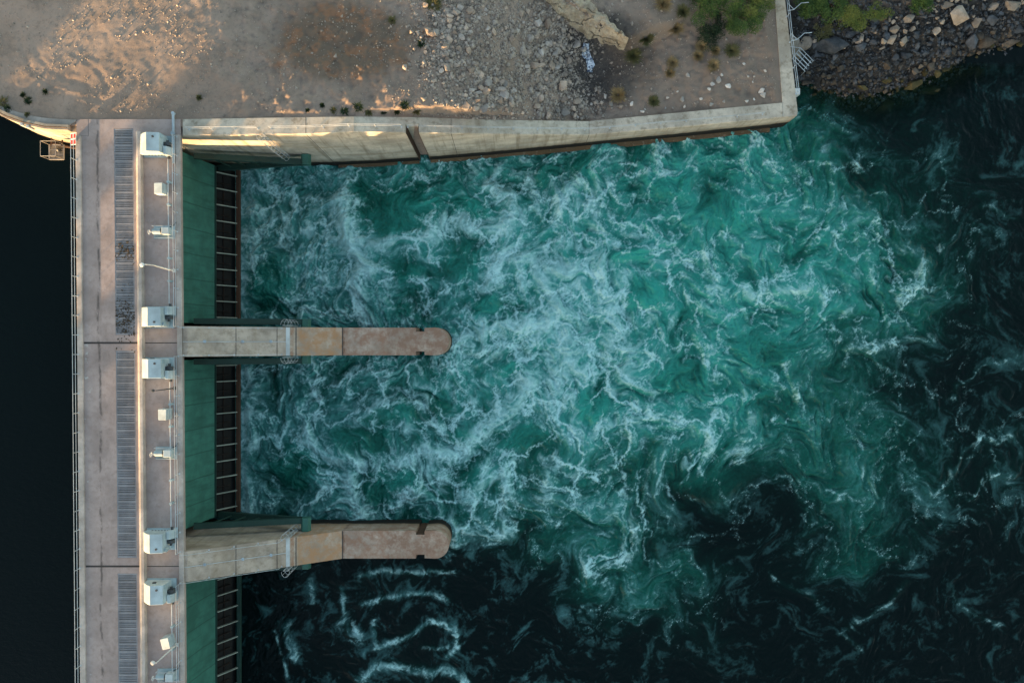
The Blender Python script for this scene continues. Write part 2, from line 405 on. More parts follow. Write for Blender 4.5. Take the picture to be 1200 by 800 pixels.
# ---- ground material: dusty gravel, damp fines in the hollow, reddish weathered patches
def mat_ground():
    t = NT('ground_dust'); x, y, z = t.xyz()
    n0 = t.noise(.11, 5, .6); n1 = t.noise(.45, 6, .65); n2 = t.noise(3.2, 6, .7); n3 = t.noise(16, 4, .7)
    c = t.mix(t.ramp(n0, (.35, 0), (.65, 1)), (.285, .212, .168), (.375, .288, .236))
    c = t.mix(t.math('MULTIPLY', t.ramp(n1, (.46, 0), (.68, 1)), .6), c, (.20, .162, .135))
    c = t.mix(t.math('MULTIPLY', t.ramp(n2, (.50, 0), (.70, 1)), .5), c, (.17, .138, .115))
    c = t.mix(t.math('MULTIPLY', t.ramp(n3, (.60, 0), (.72, 1)), .6), c, (.52, .46, .41))
    # scrubby dark patch with rusty weathered earth
    px_, py_, _ = W(400, 48, 13.5)
    dx = t.math('DIVIDE', t.math('SUBTRACT', x, px_), 8.2); dy = t.math('DIVIDE', t.math('SUBTRACT', y, py_), 4.6)
    rr = t.math('ADD', t.math('ADD', t.math('MULTIPLY', dx, dx), t.math('MULTIPLY', dy, dy)), t.math('MULTIPLY', t.math('SUBTRACT', n1, .5), 2.2))
    m = t.ramp(rr, (.3, 1), (1.15, 0))
    c = t.mix(t.math('MULTIPLY', m, .8), c, (.15, .112, .083))
    c = t.mix(t.math('MULTIPLY', m, t.math('MULTIPLY', t.ramp(t.noise(.75, 5, .65), (.46, 0), (.64, 1)), .7)), c, (.33, .165, .09))
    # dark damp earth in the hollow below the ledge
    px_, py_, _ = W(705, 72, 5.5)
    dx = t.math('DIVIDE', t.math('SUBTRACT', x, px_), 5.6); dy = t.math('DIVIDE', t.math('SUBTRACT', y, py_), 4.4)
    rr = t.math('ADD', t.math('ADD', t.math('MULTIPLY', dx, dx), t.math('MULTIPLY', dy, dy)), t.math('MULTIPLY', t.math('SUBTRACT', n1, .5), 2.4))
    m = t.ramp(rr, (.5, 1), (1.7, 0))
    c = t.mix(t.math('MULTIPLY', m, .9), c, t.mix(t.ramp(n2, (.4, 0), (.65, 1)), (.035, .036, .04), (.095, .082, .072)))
    # lower bench browner
    m = t.math('MULTIPLY', t.ramp(x, (9, 0), (16, 1)), .55)
    c = t.mix(m, c, (.205, .155, .12))
    # bank by the river: darker ground between the stones, drowned olive below the water
    xx = t.math('ADD', x, t.math('MULTIPLY', y, .115))
    m = t.ramp(xx, (33.6, 0), (34.3, 1))
    c = t.mix(t.math('MULTIPLY', m, t.ramp(z, (3.2, 1), (4.6, .15))), c, (.045, .042, .040))
    c = t.mix(t.ramp(z, (-.1, 1), (.25, 0)), c, t.mix(t.ramp(n2, (.4, 0), (.6, 1)), (.018, .022, .013), (.06, .05, .025)))
    t.bump(t.math('ADD', t.math('MULTIPLY', n2, .30), t.math('MULTIPLY', n3, .55)), .8, .075)
    return t.done(c, .95, spec=.15)
M['ground'] = mat_ground()
ggx = axis(-64, 64, .2, 4000); ggy = axis(17.5, 44, .16, 4000)
GX, GY = np.meshgrid(ggx, ggy)
tag(grid_object('ground', ggx, ggy, ground_z(GX, GY), M['ground']), kind='structure')

# ---- unseen hill across the forebay, crest shaped to throw evening shade over the dam
SUN_EL = R(4.5); TAN = math.tan(SUN_EL); RID = 150.0
def crest(p):
    """height of the light's lower edge along the line p, at the middle of the dam"""
    k = [(-400,30),(-120,24),(-70,19),(-58,16.5),(-53.5,14.6),(-51.5,8),(-50,7),(-42.6,7),(-41.3,14.6),(-39.0,14.7),(-37.9,9.5),(-36.6,8.6),(-31.8,8.6),(-31.0,13.6),(-27.4,13.4),(-26,11.75),(-18,11.6),(-12,11.4),(-8,10.9),(-4,11.3),(2,13.0),(12,15),(40,17),(90,19),(160,14),(400,6)]
    return float(np.interp(p, [a for a, b in k], [b for a, b in k]))
def build_hill():
    ps = list(np.arange(-60, 12, .6)); ps = [-420,-340,-270,-210,-160,-125,-100,-85,-75,-67]+ps+[14,18,23,30,38,48,60,75,95,120,150,190,240,300,360,420]
    offs = [-190,-140,-100,-70,-46,-30,-18,-9,-3,0,2.5,7,14,24,36,50,66]
    vs = []; c45 = math.sqrt(.5)
    for i, p in enumerate(ps):
        top = crest(p) + RID*TAN
        for q in offs:
            s = -RID + q
            if q <= 0: h = top*(1-sstep(0, 190, -q)*1.05) if q < 0 else top
            else: h = top - (top+2)*float(sstep(0, 66, q))**.8
            if q != 0:
                h += min(abs(q), 18)*.10*mnoise.noise(Vector((p*.09, s*.09, 3))) - min(abs(q), 6)*.05
            x = (s+p)*c45; y = (s-p)*c45
            vs.append((x, y, h))
    n = len(offs); fs = []
    for i in range(len(ps)-1):
        for j in range(n-1):
            a = i*n+j; fs.append((a, a+n, a+n+1, a+1))
    me = bpy.data.meshes.new('hill'); me.from_pydata(vs, [], fs); me.materials.append(M['hill'])
    me.polygons.foreach_set('use_smooth', [True]*len(me.polygons))
    o = bpy.data.objects.new('hill', me); COL.objects.link(o); tag(o, kind='structure')
t = NT('hill_earth'); n1 = t.noise(.08, 6, .65); n2 = t.noise(1.2, 5, .7)
c = t.mix(t.ramp(n1, (.35, 0), (.65, 1)), (.13, .10, .075), (.22, .175, .13))
c = t.mix(t.math('MULTIPLY', t.ramp(n2, (.5, 0), (.65, 1)), .7), c, (.05, .055, .028)); t.bump(n2, .8, .3)
M['hill'] = t.done(c, .95, spec=.1)
build_hill()

# ================================================================== THE WATER
SQ=[2.1,.95,.46,2.8,1.3,.55]
def river_fields(gx, gy):
    """albedo fields of the tailwater on the grid gx (columns) x gy (rows), metres"""
    rng=np.random.RandomState(7)
    N=1024
    fx=np.fft.fftfreq(N)[None,:]*N; fy=np.fft.fftfreq(N)[:,None]*N
    kk=np.hypot(fx,fy)
    def band(k0, width=.35, seed=0):
        r=np.random.RandomState(seed).randn(N,N)
        f=np.fft.fft2(r)*np.exp(-(np.log(np.maximum(kk,1e-6)/k0)/width)**2)
        a=np.real(np.fft.ifft2(f)); return (a/a.std()).astype(np.float32)
    def frac(k0,k1,slope,seed):
        r=np.random.RandomState(seed).randn(N,N)
        w=np.where((kk>=k0)&(kk<=k1),np.maximum(kk,1)**(-slope),0)
        a=np.real(np.fft.ifft2(np.fft.fft2(r)*w)); return (a/a.std()).astype(np.float32)
    def samp(t,x,y,scale):
        u=(x/scale*N)%N; v=(y/scale*N)%N
        i=u.astype(np.int32); j=v.astype(np.int32)
        a=(u-i).astype(np.float32); b=(v-j).astype(np.float32)
        i%=N; j%=N; i1=(i+1)%N; j1=(j+1)%N
        return (t[j,i]*(1-a)+t[j,i1]*a)*(1-b)+(t[j1,i]*(1-a)+t[j1,i1]*a)*b
    X,Y=np.meshgrid(gx.astype(np.float32),gy.astype(np.float32))
    # ---- turbulent warp: coordinates carried backward through eddies of falling size
    L=128.0
    def curl(k0,seed,width=.3):
        p=band(k0,width,seed)
        u=np.roll(p,-1,0)-np.roll(p,1,0); v=-(np.roll(p,-1,1)-np.roll(p,1,1))
        s=np.sqrt((u*u+v*v).mean()); return u/s,v/s
    ed=[(curl(L/15,11),1.6),(curl(L/6.5,12),1.0),(curl(L/3.0,13),.48),(curl(L/1.4,14),.22)]
    px,py=X.copy(),Y.copy()
    n=9
    for s in range(n):
        ux=np.zeros_like(px); uy=np.zeros_like(py)
        for (u,v),amp in ed:
            ux+=amp*samp(u,px,py,L); uy+=amp*samp(v,px,py,L)
        px-=ux/n*1.35; py-=uy/n*1.35
    wk=.28-.18*np.clip((-19.5-Y)/2,0,1)*np.clip((-3-X)/3,0,1)
    sx,sy=X*(1-wk)+px*wk, Y*(1-wk)+py*wk      # gentle warp for the drawn crests
    mx,my=X*.45+px*.55, Y*.45+py*.55
    # ---- coarse maps read along the channel (columns in photo x, rows in photo y)
    cols=np.arange(290,1200,60.)
    rows=np.arange(160,801,40.)
    A=np.array([
     [.60,.60,.60,.60,.55,.50,.50,.60,.72,.75,.70,.42,.10,.10,.08,.06],
     [.60,.60,.62,.65,.62,.68,.52,.70,.78,.80,.80,.60,.14,.16,.16,.08],
     [.58,.64,.56,.50,.66,.74,.66,.84,.76,.66,.80,.70,.34,.22,.16,.08],
     [.56,.58,.68,.78,.66,.78,.84,.90,.86,.76,.76,.76,.62,.36,.14,.08],
     [.52,.62,.68,.60,.52,.70,.90,.96,.90,.84,.80,.80,.70,.62,.22,.10],
     [.48,.58,.62,.62,.60,.68,.86,.96,.90,.86,.80,.76,.70,.54,.18,.08],
     [.45,.50,.60,.60,.62,.72,.86,.82,.68,.74,.66,.58,.30,.14,.10,.10],
     [.44,.54,.64,.58,.68,.76,.90,.92,.76,.76,.66,.46,.26,.10,.10,.08],
     [.44,.50,.46,.44,.54,.64,.80,.86,.74,.76,.66,.44,.34,.14,.08,.10],
     [.44,.54,.44,.50,.52,.62,.60,.60,.74,.66,.46,.42,.36,.20,.12,.16],
     [.38,.48,.48,.46,.48,.54,.46,.50,.48,.12,.18,.36,.38,.26,.16,.16],
     [.20,.30,.40,.44,.46,.40,.46,.50,.20,.03,.05,.20,.30,.18,.12,.08],
     [.00,.00,.00,.00,.04,.10,.30,.52,.20,.04,.04,.08,.28,.14,.06,.06],
     [.00,.04,.05,.05,.03,.02,.06,.32,.42,.12,.03,.04,.05,.05,.05,.05],
     [.00,.02,.03,.03,.02,.01,.02,.10,.18,.08,.02,.02,.03,.03,.04,.04],
     [.00,.02,.03,.04,.03,.01,.02,.03,.05,.04,.02,.02,.02,.02,.04,.04],
     [.00,.02,.04,.04,.03,.01,.01,.02,.02,.02,.02,.02,.02,.02,.03,.03]])
    F=np.array([
     [.55,.52,.48,.44,.42,.42,.30,.36,.42,.46,.46,.34,.12,.10,.08,.06],
     [.58,.56,.50,.46,.46,.50,.40,.42,.44,.46,.46,.40,.20,.22,.20,.12],
     [.58,.60,.48,.20,.30,.46,.44,.50,.40,.34,.44,.44,.34,.24,.20,.14],
     [.58,.60,.62,.46,.46,.52,.56,.58,.48,.40,.40,.42,.44,.34,.20,.14],
     [.52,.58,.60,.38,.32,.48,.64,.66,.56,.48,.44,.44,.42,.46,.24,.14],
     [.48,.54,.58,.46,.44,.46,.60,.68,.56,.50,.46,.44,.42,.40,.22,.14],
     [.40,.42,.46,.46,.46,.52,.64,.58,.42,.42,.38,.40,.30,.20,.14,.14],
     [.44,.50,.52,.46,.46,.54,.68,.66,.46,.44,.38,.36,.28,.20,.20,.20],
     [.46,.48,.40,.36,.42,.46,.60,.62,.46,.44,.36,.30,.28,.22,.16,.20],
     [.44,.50,.42,.38,.42,.46,.44,.44,.48,.42,.34,.30,.28,.26,.24,.26],
     [.42,.46,.42,.36,.42,.40,.38,.40,.40,.30,.26,.30,.30,.30,.28,.26],
     [.34,.40,.42,.42,.42,.34,.36,.42,.34,.14,.16,.24,.28,.30,.26,.18],
     [.02,.08,.10,.10,.12,.16,.24,.38,.24,.12,.12,.14,.24,.20,.14,.12],
     [.03,.07,.07,.07,.06,.04,.08,.28,.32,.18,.10,.09,.09,.10,.12,.10],
     [.04,.08,.10,.09,.07,.04,.06,.18,.22,.16,.09,.08,.10,.12,.13,.10],
     [.04,.09,.10,.10,.08,.04,.06,.10,.12,.10,.06,.06,.08,.10,.12,.08],
     [.03,.08,.10,.10,.08,.04,.08,.08,.08,.06,.05,.05,.05,.06,.08,.06]])
    def lookup(M,x,y):
        u=np.clip((x*F_PX/H_CAM+600-cols[0])/60,0,len(cols)-1.001)
        v=np.clip((400-y*F_PX/H_CAM-rows[0])/40,0,len(rows)-1.001)
        i=u.astype(np.int32); j=v.astype(np.int32); a=u-i; b=v-j
        a=a*a*(3-2*a); b=b*b*(3-2*b)
        M=M.astype(np.float32)
        return (M[j,i]*(1-a)+M[j,i+1]*a)*(1-b)+(M[j+1,i]*(1-a)+M[j+1,i+1]*a)*b
    wx,wy=mx,my
    a_map=lookup(A,wx,wy); a_map=a_map*(1-.45*np.clip((X-40)/12,0,1)); f_map=lookup(F,wx,wy); f_map=f_map*np.clip(.35+f_map*2.4,0,1)*(1-.16*np.clip((X-12)/10,0,1))*(1-.35*np.clip((X-44)/10,0,1))
    # ---- crests of the standing waves and of the eddy lines
    def P(pts): return [((x-600)*H_CAM/F_PX,(400-y)*H_CAM/F_PX) for x,y in pts]
    crests=[ # width m, strength, photo points
     (1.0,1.0,[(392,240),(410,272),(427,307),(431,325)]),(.9,.8,[(431,321),(417,342),(419,378)]),
     (1.0,.9,[(427,286),(466,275),(511,265),(560,268),(592,261)]),(.7,.7,[(592,261),(595,230),(578,212)]),
     (.9,.8,[(578,335),(599,293),(634,314),(665,314)]),(.8,.8,[(683,212),(658,230),(651,251)]),(.7,.6,[(623,205),(616,240)]),
     (.9,.8,[(515,405),(550,391),(585,384),(634,384),(655,363)]),
     (.9,.9,[(361,511),(378,525),(403,535),(438,546),(480,542),(522,532),(550,511),(585,483),(620,455)]),
     (1.0,1.0,[(399,553),(417,581),(424,602)]),(.8,.8,[(431,483),(459,476),(494,472),(511,497)]),
     (.7,.7,[(291,486),(291,514),(284,535)]),(.7,.7,[(567,539),(578,560),(550,574)]),(.8,.8,[(480,584),(494,553),(529,560)]),
     (.8,.7,[(529,616),(571,626),(592,612)]),(.6,.6,[(595,556),(606,591)]),(.7,.7,[(651,542),(648,585)]),
     (.30,.75,[(422,674),(455,668),(500,671),(530,671)]),(.32,.75,[(422,707),(455,698),(488,695),(524,704)]),
     (.30,.9,[(398,689),(401,716)]),(.9,.75,[(404,728),(418,744)]),(.6,.8,[(336,735),(340,752),(349,770)]),
     (.34,.85,[(440,758),(476,743),(506,731),(533,737),(539,758),(524,770)]),(.25,.6,[(495,760),(515,762),(530,757)]),
     (.5,.9,[(420,797),(437,779),(470,779),(500,788),(530,788),(545,797)]),(.35,.6,[(362,680),(364,708)]),(.3,.6,[(437,725),(440,757)]),(.25,.5,[(320,740),(330,760),(338,790)]),
     (1.2,.5,[(640,330),(668,380),(665,430),(640,470)]),(1.0,.5,[(700,300),(720,350),(715,400)]),
     (.6,.8,[(868,512),(878,525),(882,541)]),(.5,.5,[(1008,195),(1014,183)]),(.6,.5,[(690,250),(705,215),(700,190)]),
     (.6,.5,[(835,520),(800,500),(760,490),(735,505)]),(.6,.5,[(690,665),(725,655),(742,640),(735,615)]),
     (.5,.6,[(1060,330),(1082,325),(1075,300)]),(.5,.5,[(1000,410),(1040,398),(1090,392)]),
     (.5,.6,[(850,345),(900,330),(960,340)]),(.5,.5,[(820,290),(835,330),(825,365)]),(.6,.6,[(730,400),(738,440),(765,455)]),
     (.35,.45,[(1060,690),(1020,720),(975,745),(1000,760)]),(.35,.4,[(1120,690),(1150,720),(1175,735)]),
     (.35,.4,[(920,675),(960,690),(965,715)]),(.35,.4,[(1130,580),(1160,560),(1190,555)]),(.35,.4,[(1090,575),(1140,520),(1190,515)]),
     (.5,.7,[(529,386),(537,400),(531,415)]),(.8,.6,[(536,400),(560,404),(592,414)]),(.5,.7,[(530,606),(537,622),(534,636)]),(.8,.6,[(536,628),(565,630),(590,622)]),
     (.5,.5,[(285,200),(288,250),(286,310),(289,372)]),(.5,.5,[(290,426),(288,480),(291,540),(288,598)]),
     (.35,.35,[(1120,470),(1150,430),(1185,410)]),(.35,.35,[(1100,285),(1150,255),(1185,260)])]
    C=np.zeros_like(X)
    for w,s,pts in crests:
        pp=P(pts); xs=[p[0] for p in pp]; ys=[p[1] for p in pp]
        m=w*3+3.0
        i0,i1=np.searchsorted(gx,[min(xs)-m,max(xs)+m]); j0,j1=np.searchsorted(gy,[min(ys)-m,max(ys)+m])
        if i1<=i0 or j1<=j0: continue
        qx=sx[j0:j1,i0:i1]; qy=sy[j0:j1,i0:i1]; d=np.full(qx.shape,1e9,np.float32)
        for (x0,y0),(x1,y1) in zip(pp[:-1],pp[1:]):
            dx,dy=x1-x0,y1-y0; t=np.clip(((qx-x0)*dx+(qy-y0)*dy)/(dx*dx+dy*dy),0,1)
            d=np.minimum(d,np.hypot(qx-x0-t*dx,qy-y0-t*dy))
        C[j0:j1,i0:i1]=np.maximum(C[j0:j1,i0:i1],s*np.exp(-(d/w)**2)*1.0+s*.35*np.exp(-(d/(w*2.4))**2))
    boils=[(320,330,24,30),(345,545,26,26),(760,345,26,16),(850,250,34,18),(700,470,22,16),(800,440,30,16),(610,520,24,14),(900,410,34,18),(459,244,62,25),(540,310,26,14),(472,322,14,9),(550,246,22,10),(466,490,28,12),(420,518,35,16),(455,567,40,20),
           (536,507,14,8),(560,556,18,11),(511,472,12,7),(690,205,20,14),(640,210,14,10),(790,215,22,14),(740,300,16,10),(575,355,16,10),(600,440,12,7),(850,560,40,14)]
    B=np.zeros_like(X)
    for x,y,rx,ry in boils:
        (cx,cy),=P([(x,y)]); rx*=H_CAM/F_PX; ry*=H_CAM/F_PX
        r=np.hypot((sx-cx)/rx,(sy-cy)/ry); B=np.maximum(B,1/(1+np.exp(np.minimum((r-1)*7,40))))
    # ---- filament texture: ridged octaves, each living on the ridges of the one before
    n1=samp(frac(4,400,1.9,21),mx,my,40.); n2=samp(frac(4,400,1.6,22),mx,my,17.)
    def ridged(x,y,seed,l0,octs,gain=1.9):
        out=0; wgt=1.0; tot=0
        for o in range(octs):
            lam=l0/(2.05**o); amp=.62**o
            t=samp(band(24,.33,seed+o),x+lam*o*3.1,y-lam*o*1.7,lam*24)
            r=np.clip(1-np.abs(t)*.95,0,1)**2
            out=out+amp*r*wgt; tot+=amp
            wgt=np.clip(r*gain,.12,1)
        return out/tot
    def at(k): return X*(1-k)+px*k, Y*(1-k)+py*k
    # crinkled coordinates: froth edges are lumpy, not smooth
    c1=samp(frac(5,250,1.8,71),X,Y,23.); c2=samp(frac(5,250,1.8,72),X,Y,23.)
    d1=samp(frac(8,300,1.7,73),X,Y,23.); d2=samp(frac(8,300,1.7,74),X,Y,23.)
    def cells(x,y,size,seed):
        """lines between neighbouring upwellings: 1 on the line, falling away into the cell"""
        jit=np.random.RandomState(seed).rand(64,64,2).astype(np.float32)
        u=x/size; v=y/size; i0=np.floor(u).astype(np.int32); j0=np.floor(v).astype(np.int32)
        f1=np.full(u.shape,9,np.float32); f2=f1.copy()
        for di in (-1,0,1):
            for dj in (-1,0,1):
                i=i0+di; j=j0+dj; q=jit[j%64,i%64]
                d=np.hypot(i+q[...,0]-u,j+q[...,1]-v).astype(np.float32)
                f2=np.minimum(f2,np.maximum(f1,d)); f1=np.minimum(f1,d)
        return f2-f1,f1
    qx,qy=at(.50); e1,_=cells(qx+.55*c1+.16*d1,(qy+.55*c2+.16*d2)*1.25,4.6,3)
    qx,qy=at(.36); e2,_=cells(qx+.42*c2+.15*d2,qy+.42*c1+.15*d1,2.3,4)
    qx,qy=at(.28); e3,_=cells(qx+.26*c1+.12*d2,qy+.26*c2+.12*d1,1.05,5)
    qx,qy=at(.6)
    z1=samp(band(10,.3,31),qx+.40*c1,qy+.40*c2,40.); z2=samp(band(20,.3,32),qx+.30*c2,qy+.30*c1,40.)
    lump=samp(frac(6,400,1.6,41),qx,qy,19.)         # clumps
    lump2=samp(frac(7,300,1.6,43),X*.8+px*.2,Y*.8+py*.2,7.)
    ra=np.exp(-e1*5.0); rb=np.exp(-e2*4.2); rc=np.exp(-e3*3.4)
    rz=np.exp(-np.abs(z1)*4.5)*.8; ry=np.exp(-np.abs(z2)*4.0)*.7
    lace=np.maximum(np.maximum(ra*.95,rz),np.maximum(rb*.80,ry*.85))
    lace=lace*.8+.28*rc*np.clip(lace*1.3+.15,0,1)
    lace=lace*(1+.22*lump2)
    # Upwellings of every size spread the surface and herd the froth into the seams between them.
    # Carry the surface backward through that flow: where the map squeezes, froth has gathered.
    def spread(k0,seed,width=.33):
        p=band(k0,width,seed); u=(np.roll(p,-1,1)-np.roll(p,1,1)); v=(np.roll(p,-1,0)-np.roll(p,1,0))
        q=np.sqrt((u*u+v*v).mean()); return u/q,v/q
    def gather(fields,n,x,y):
        x=x.copy(); y=y.copy()
        for s_ in range(n):
            ux=np.zeros_like(x); uy=np.zeros_like(y)
            for (u,v),amp,Lf in fields: ux+=amp*samp(u,x,y,Lf); uy+=amp*samp(v,x,y,Lf)
            x+=ux/n; y+=uy/n
        return x,y
    def squeeze(x,y,hx,hy):
        ax=np.gradient(x,axis=1)/hx; ay=np.gradient(x,axis=0)/hy; bx=np.gradient(y,axis=1)/hx; by=np.gradient(y,axis=0)/hy
        return np.log(np.maximum(np.abs(ax*by-ay*bx),1e-3))
    hx=float(np.median(np.diff(gx))); hy=float(np.median(np.diff(gy)))
    def mix_c(f,amp,Lf): return (f,amp,Lf)
    F1=[(spread(L/9.,91),SQ[0],L),(curl(L/8.,92),SQ[3],L)]
    F2=[(spread(64/3.4,93),SQ[1],64.),(curl(64/3.,94),SQ[4],64.)]
    F3=[(spread(32/1.35,95),SQ[2],32.),(curl(32/1.3,96),SQ[5],32.)]
    kx,ky=X+.30*c1+.028*d1,Y+.30*c2+.028*d2
    X1,Y1=gather(F1+F2,10,kx,ky)
    X2,Y2=gather(F2+F3,9,kx,ky)
    X3,Y3=gather(F1+F2+F3,10,kx,ky)
    l1=squeeze(X1,Y1,hx,hy); l2=squeeze(X2,Y2,hx,hy); l3=squeeze(X3,Y3,hx,hy)
    w1=np.clip(l1*.30+.12,0,1.2); w2=np.clip(l2*.32+.10,0,1.2); w3=np.clip(l3*.24+.10,0,1.2)
    seam=.55*w1+.35*w2+.30*w3
    dens=np.clip(f_map+.46*C-.44*B*(1-.7*np.clip(C,0,1))+.05*n1+.06*lump+.30*(seam-.22)*np.clip(f_map*2.5,0,1),0,1.3)
    gate=np.clip((f_map+.60*C+.04*lump-.215)*4.5,0,1); gate=gate*gate*(3-2*gate)
    web=.62*lace+.50*seam
    vein=np.clip((web-(.80-.78*dens))*1.25,0,1)*np.clip(dens*2.4-.40,0,1)*gate
    thread=np.clip(.55*w2+.6*w3+.35*w1-.16,0,1)*np.clip(dens*1.9-.10,0,1)*gate
    soft=np.clip((dens-.42)*1.0+.12*lump+.05*lump2,0,.6)*gate
    q=.55*soft+.62*vein**1.15+.40*thread+.05*d1*gate*np.clip(dens*1.5,0,1)
    foam=np.clip(1-np.exp(-1.25*np.maximum(q-.03,0)),0,1)*1.08
    ln=np.clip((w1-.45)*2.2,0,1)*np.clip((lump+.4)*1.5,0,1)*(1-gate)*np.clip((f_map-.05)*14,0,1)
    spk=np.clip((samp(band(300,.3,55),X,Y,40.)-.6)*1.1,0,1)*ln+.10*ln
    foam=np.clip(np.maximum(foam,spk*.8),0,1)
    milk=np.clip(dens*1.15-.17+.08*n1+.06*lump+.30*(web-.35)+.24*np.clip((-12-X)/12,0,1)*(Y>-20.5),0,1)*(1-.40*np.clip((X-8)/12,0,1))*(1-.5*B)      # air carried below the surface, soft
    aer=np.clip(a_map*(1+.13*n1+.05*n2)+.10*C+.04*B+.20*(web-.35)*np.clip(a_map*3,0,1),0,1)
    # upwelling heights: boils stand proud, crests too
    h=.35*C*np.clip(f_map*2.6,.12,1)+.30*B+.10*n1*np.clip(a_map*2,.15,1)+.06*n2*np.clip(a_map*2,.25,1)+.10*foam+.02*lump*np.clip(a_map*2,.1,1)
    h=h*np.clip((X+31.0)/1.5,0,1)
    return foam.astype(np.float32),aer.astype(np.float32),milk.astype(np.float32),h.astype(np.float32)


def mat_river():
    t = NT('river_water'); t.p.location = (600, 0)
    at = t.n('ShaderNodeVertexColor'); at.layer_name = 'froth'
    sp = t.n('ShaderNodeSeparateColor'); t.l(at.outputs['Color'], sp.inputs[0])
    foam, aer, milk = sp.outputs[0], sp.outputs[1], sp.outputs[2]; clear = at.outputs['Alpha']
    dk, gr, te = (.0012, .0056, .0062), (.008, .100, .078), (.034, .33, .275)
    c = t.mix(t.ramp(aer, (0, 0), (.5, 1)), dk, gr)
    x = t.n('ShaderNodeMapRange'); x.inputs[1].default_value = .45; x.inputs[2].default_value = 1.0; t.l(aer, x.inputs[0])
    c = t.mix(x.outputs[0], c, te)
    c = t.mix(t.math('MULTIPLY', milk, .62), c, (.12, .33, .35))
    fine = t.noise(7.5, 5, .7); fm = t.math('MULTIPLY', foam, t.math('ADD', .72, t.math('MULTIPLY', fine, .56)), clamp=True)
    c = t.mix(fm, c, (.50, .80, .82))
    rough = t.math('ADD', .10, t.math('MULTIPLY', fm, .6), clamp=True)
    w1 = t.noise(.9, 5, .6, dist=.6); w2 = t.noise(5, 4, .6, dist=.3)
    t.bump(t.math('ADD', t.math('MULTIPLY', w1, 1.0), t.math('MULTIPLY', w2, .3)), .35, .25)
    t.done(c, rough, spec=.2); t.p.inputs['IOR'].default_value = 1.33
    tr = t.n('ShaderNodeBsdfTransparent'); tr.inputs[0].default_value = (.50, .68, .62, 1)
    mx = t.n('ShaderNodeMixShader'); t.l(clear, mx.inputs[0]); t.l(t.p.outputs[0], mx.inputs[1]); t.l(tr.outputs[0], mx.inputs[2])
    t.l(mx.outputs[0], t.t.nodes['Material Output'].inputs['Surface'])
    return t.m
M['river'] = mat_river()

def build_river():
    gx = axis(-35.0, 62.5, .088, 900, 1.5); gy = axis(-41.5, 30.5, .088, 900, 1.5)
    gx = gx[gx > -80]
    core_x = (gx > -36) & (gx < 64); core_y = (gy > -43) & (gy < 32)
    foam = np.zeros((len(gy), len(gx)), np.float32); aer = foam.copy(); milk = foam.copy(); h = foam.copy()
    f, a, m, hh = river_fields(gx[core_x], gy[core_y])
    ix = np.where(core_x)[0]; iy = np.where(core_y)[0]; sl = (slice(iy[0], iy[-1]+1), slice(ix[0], ix[-1]+1))
    foam[sl], aer[sl], milk[sl], h[sl] = f, a, m, hh
    X, Y = np.meshgrid(gx, gy)
    # calm dark water off the frame; shallows clear over the stones
    d = seg_dist(X[sl], Y[sl], SHORE); ys = np.interp(X[sl], [p[0] for p in SHORE], [p[1] for p in SHORE])
    clear = np.zeros_like(foam)
    clear[sl] = np.where(X[sl] > 30.6, np.where(Y[sl] > ys, 1, 1-sstep(.3, 5.2, d)), 0)*.85*(1-foam[sl])
    o = grid_object('water', gx, gy, h*1.5, M['river'])
    col = np.stack([foam, aer, milk, clear], -1).astype(np.float32)
    at = o.data.color_attributes.new('froth', 'FLOAT_COLOR', 'POINT'); at.data.foreach_set('color', col.ravel())
    tag(o, kind='structure')
build_river()

t = NT('forebay_water'); n1 = t.noise(1.6, 6, .65, stretch=(1, 1.8, 1)); t.bump(n1, .35, .12)
t.done(t.mix(t.noise(.05, 3), (.0010, .0040, .0048), (.0018, .0066, .0070)), .10, spec=.2); t.p.inputs['IOR'].default_value = 1.33
b = MB(); b.add([(-420,-420,LAKE_Z),(-34.9,-420,LAKE_Z),(-34.9,20.6,LAKE_Z),(-43.6,21.2,LAKE_Z),(-51.5,23.6,LAKE_Z),(-67,32.5,LAKE_Z),(-420,120,LAKE_Z)],[(0,1,2,3,4,5,6)])
tag(b.build('forebay_water', t.m), kind='structure')

# ================================================================== THE BRIDGE OVER THE GATES
def D(p): return (p[0]-.0085*p[1], p[1], p[2])          # the bridge runs a touch off square
DZ = 14.0
SLOTS = [(.67, 20.8), (-21.15, -.92), (-42.6, -22.72)]
bridge = thing('spillway_bridge', D((-37.5, -11, DZ)), 'long pale concrete bridge deck running over the spillway gates', 'bridge deck')
b = MB(D)
b.box(-42.5,-38.83,-46,21.75,13.6,DZ); b.box(-36.93,-32.3,-46,21.75,13.6,DZ)
for y0, y1 in ((20.83,21.75),(-.90,.65),(-22.70,-21.17),(-46,-42.62)): b.box(-38.83,-36.93,y0,y1,13.6,DZ)
b.build('deck_slab', M['deck'], bridge)
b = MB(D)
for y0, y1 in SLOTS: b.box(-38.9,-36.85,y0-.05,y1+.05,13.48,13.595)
b.build('pit_shade_plate', M['pit'], bridge)  # near-black plate, painted as the shade below the gratings
b = MB(D); b.prism_y([(-42.5,DZ+.004),(-41.98,DZ+.004),(-42.0,DZ+.2),(-42.5,DZ+.2)], -46, 20.1); b.build('kerb', M['kerb'], bridge, bevel=.03)
b = MB(D); b.prism_y([(-32.78,DZ+.004),(-32.28,DZ+.004),(-32.28,DZ+.16),(-32.76,DZ+.16)], -46, 20.2); b.build('kerb', M['kerb'], bridge, bevel=.03)
b = MB(D); b.prism_y([(-36.55,DZ+.004),(-35.95,DZ+.004),(-35.95,DZ+.62),(-36.25,DZ+.62),(-36.5,DZ+.4)], -46, 20.45); b.build('parapet', M['kerb'], bridge, bevel=.03)
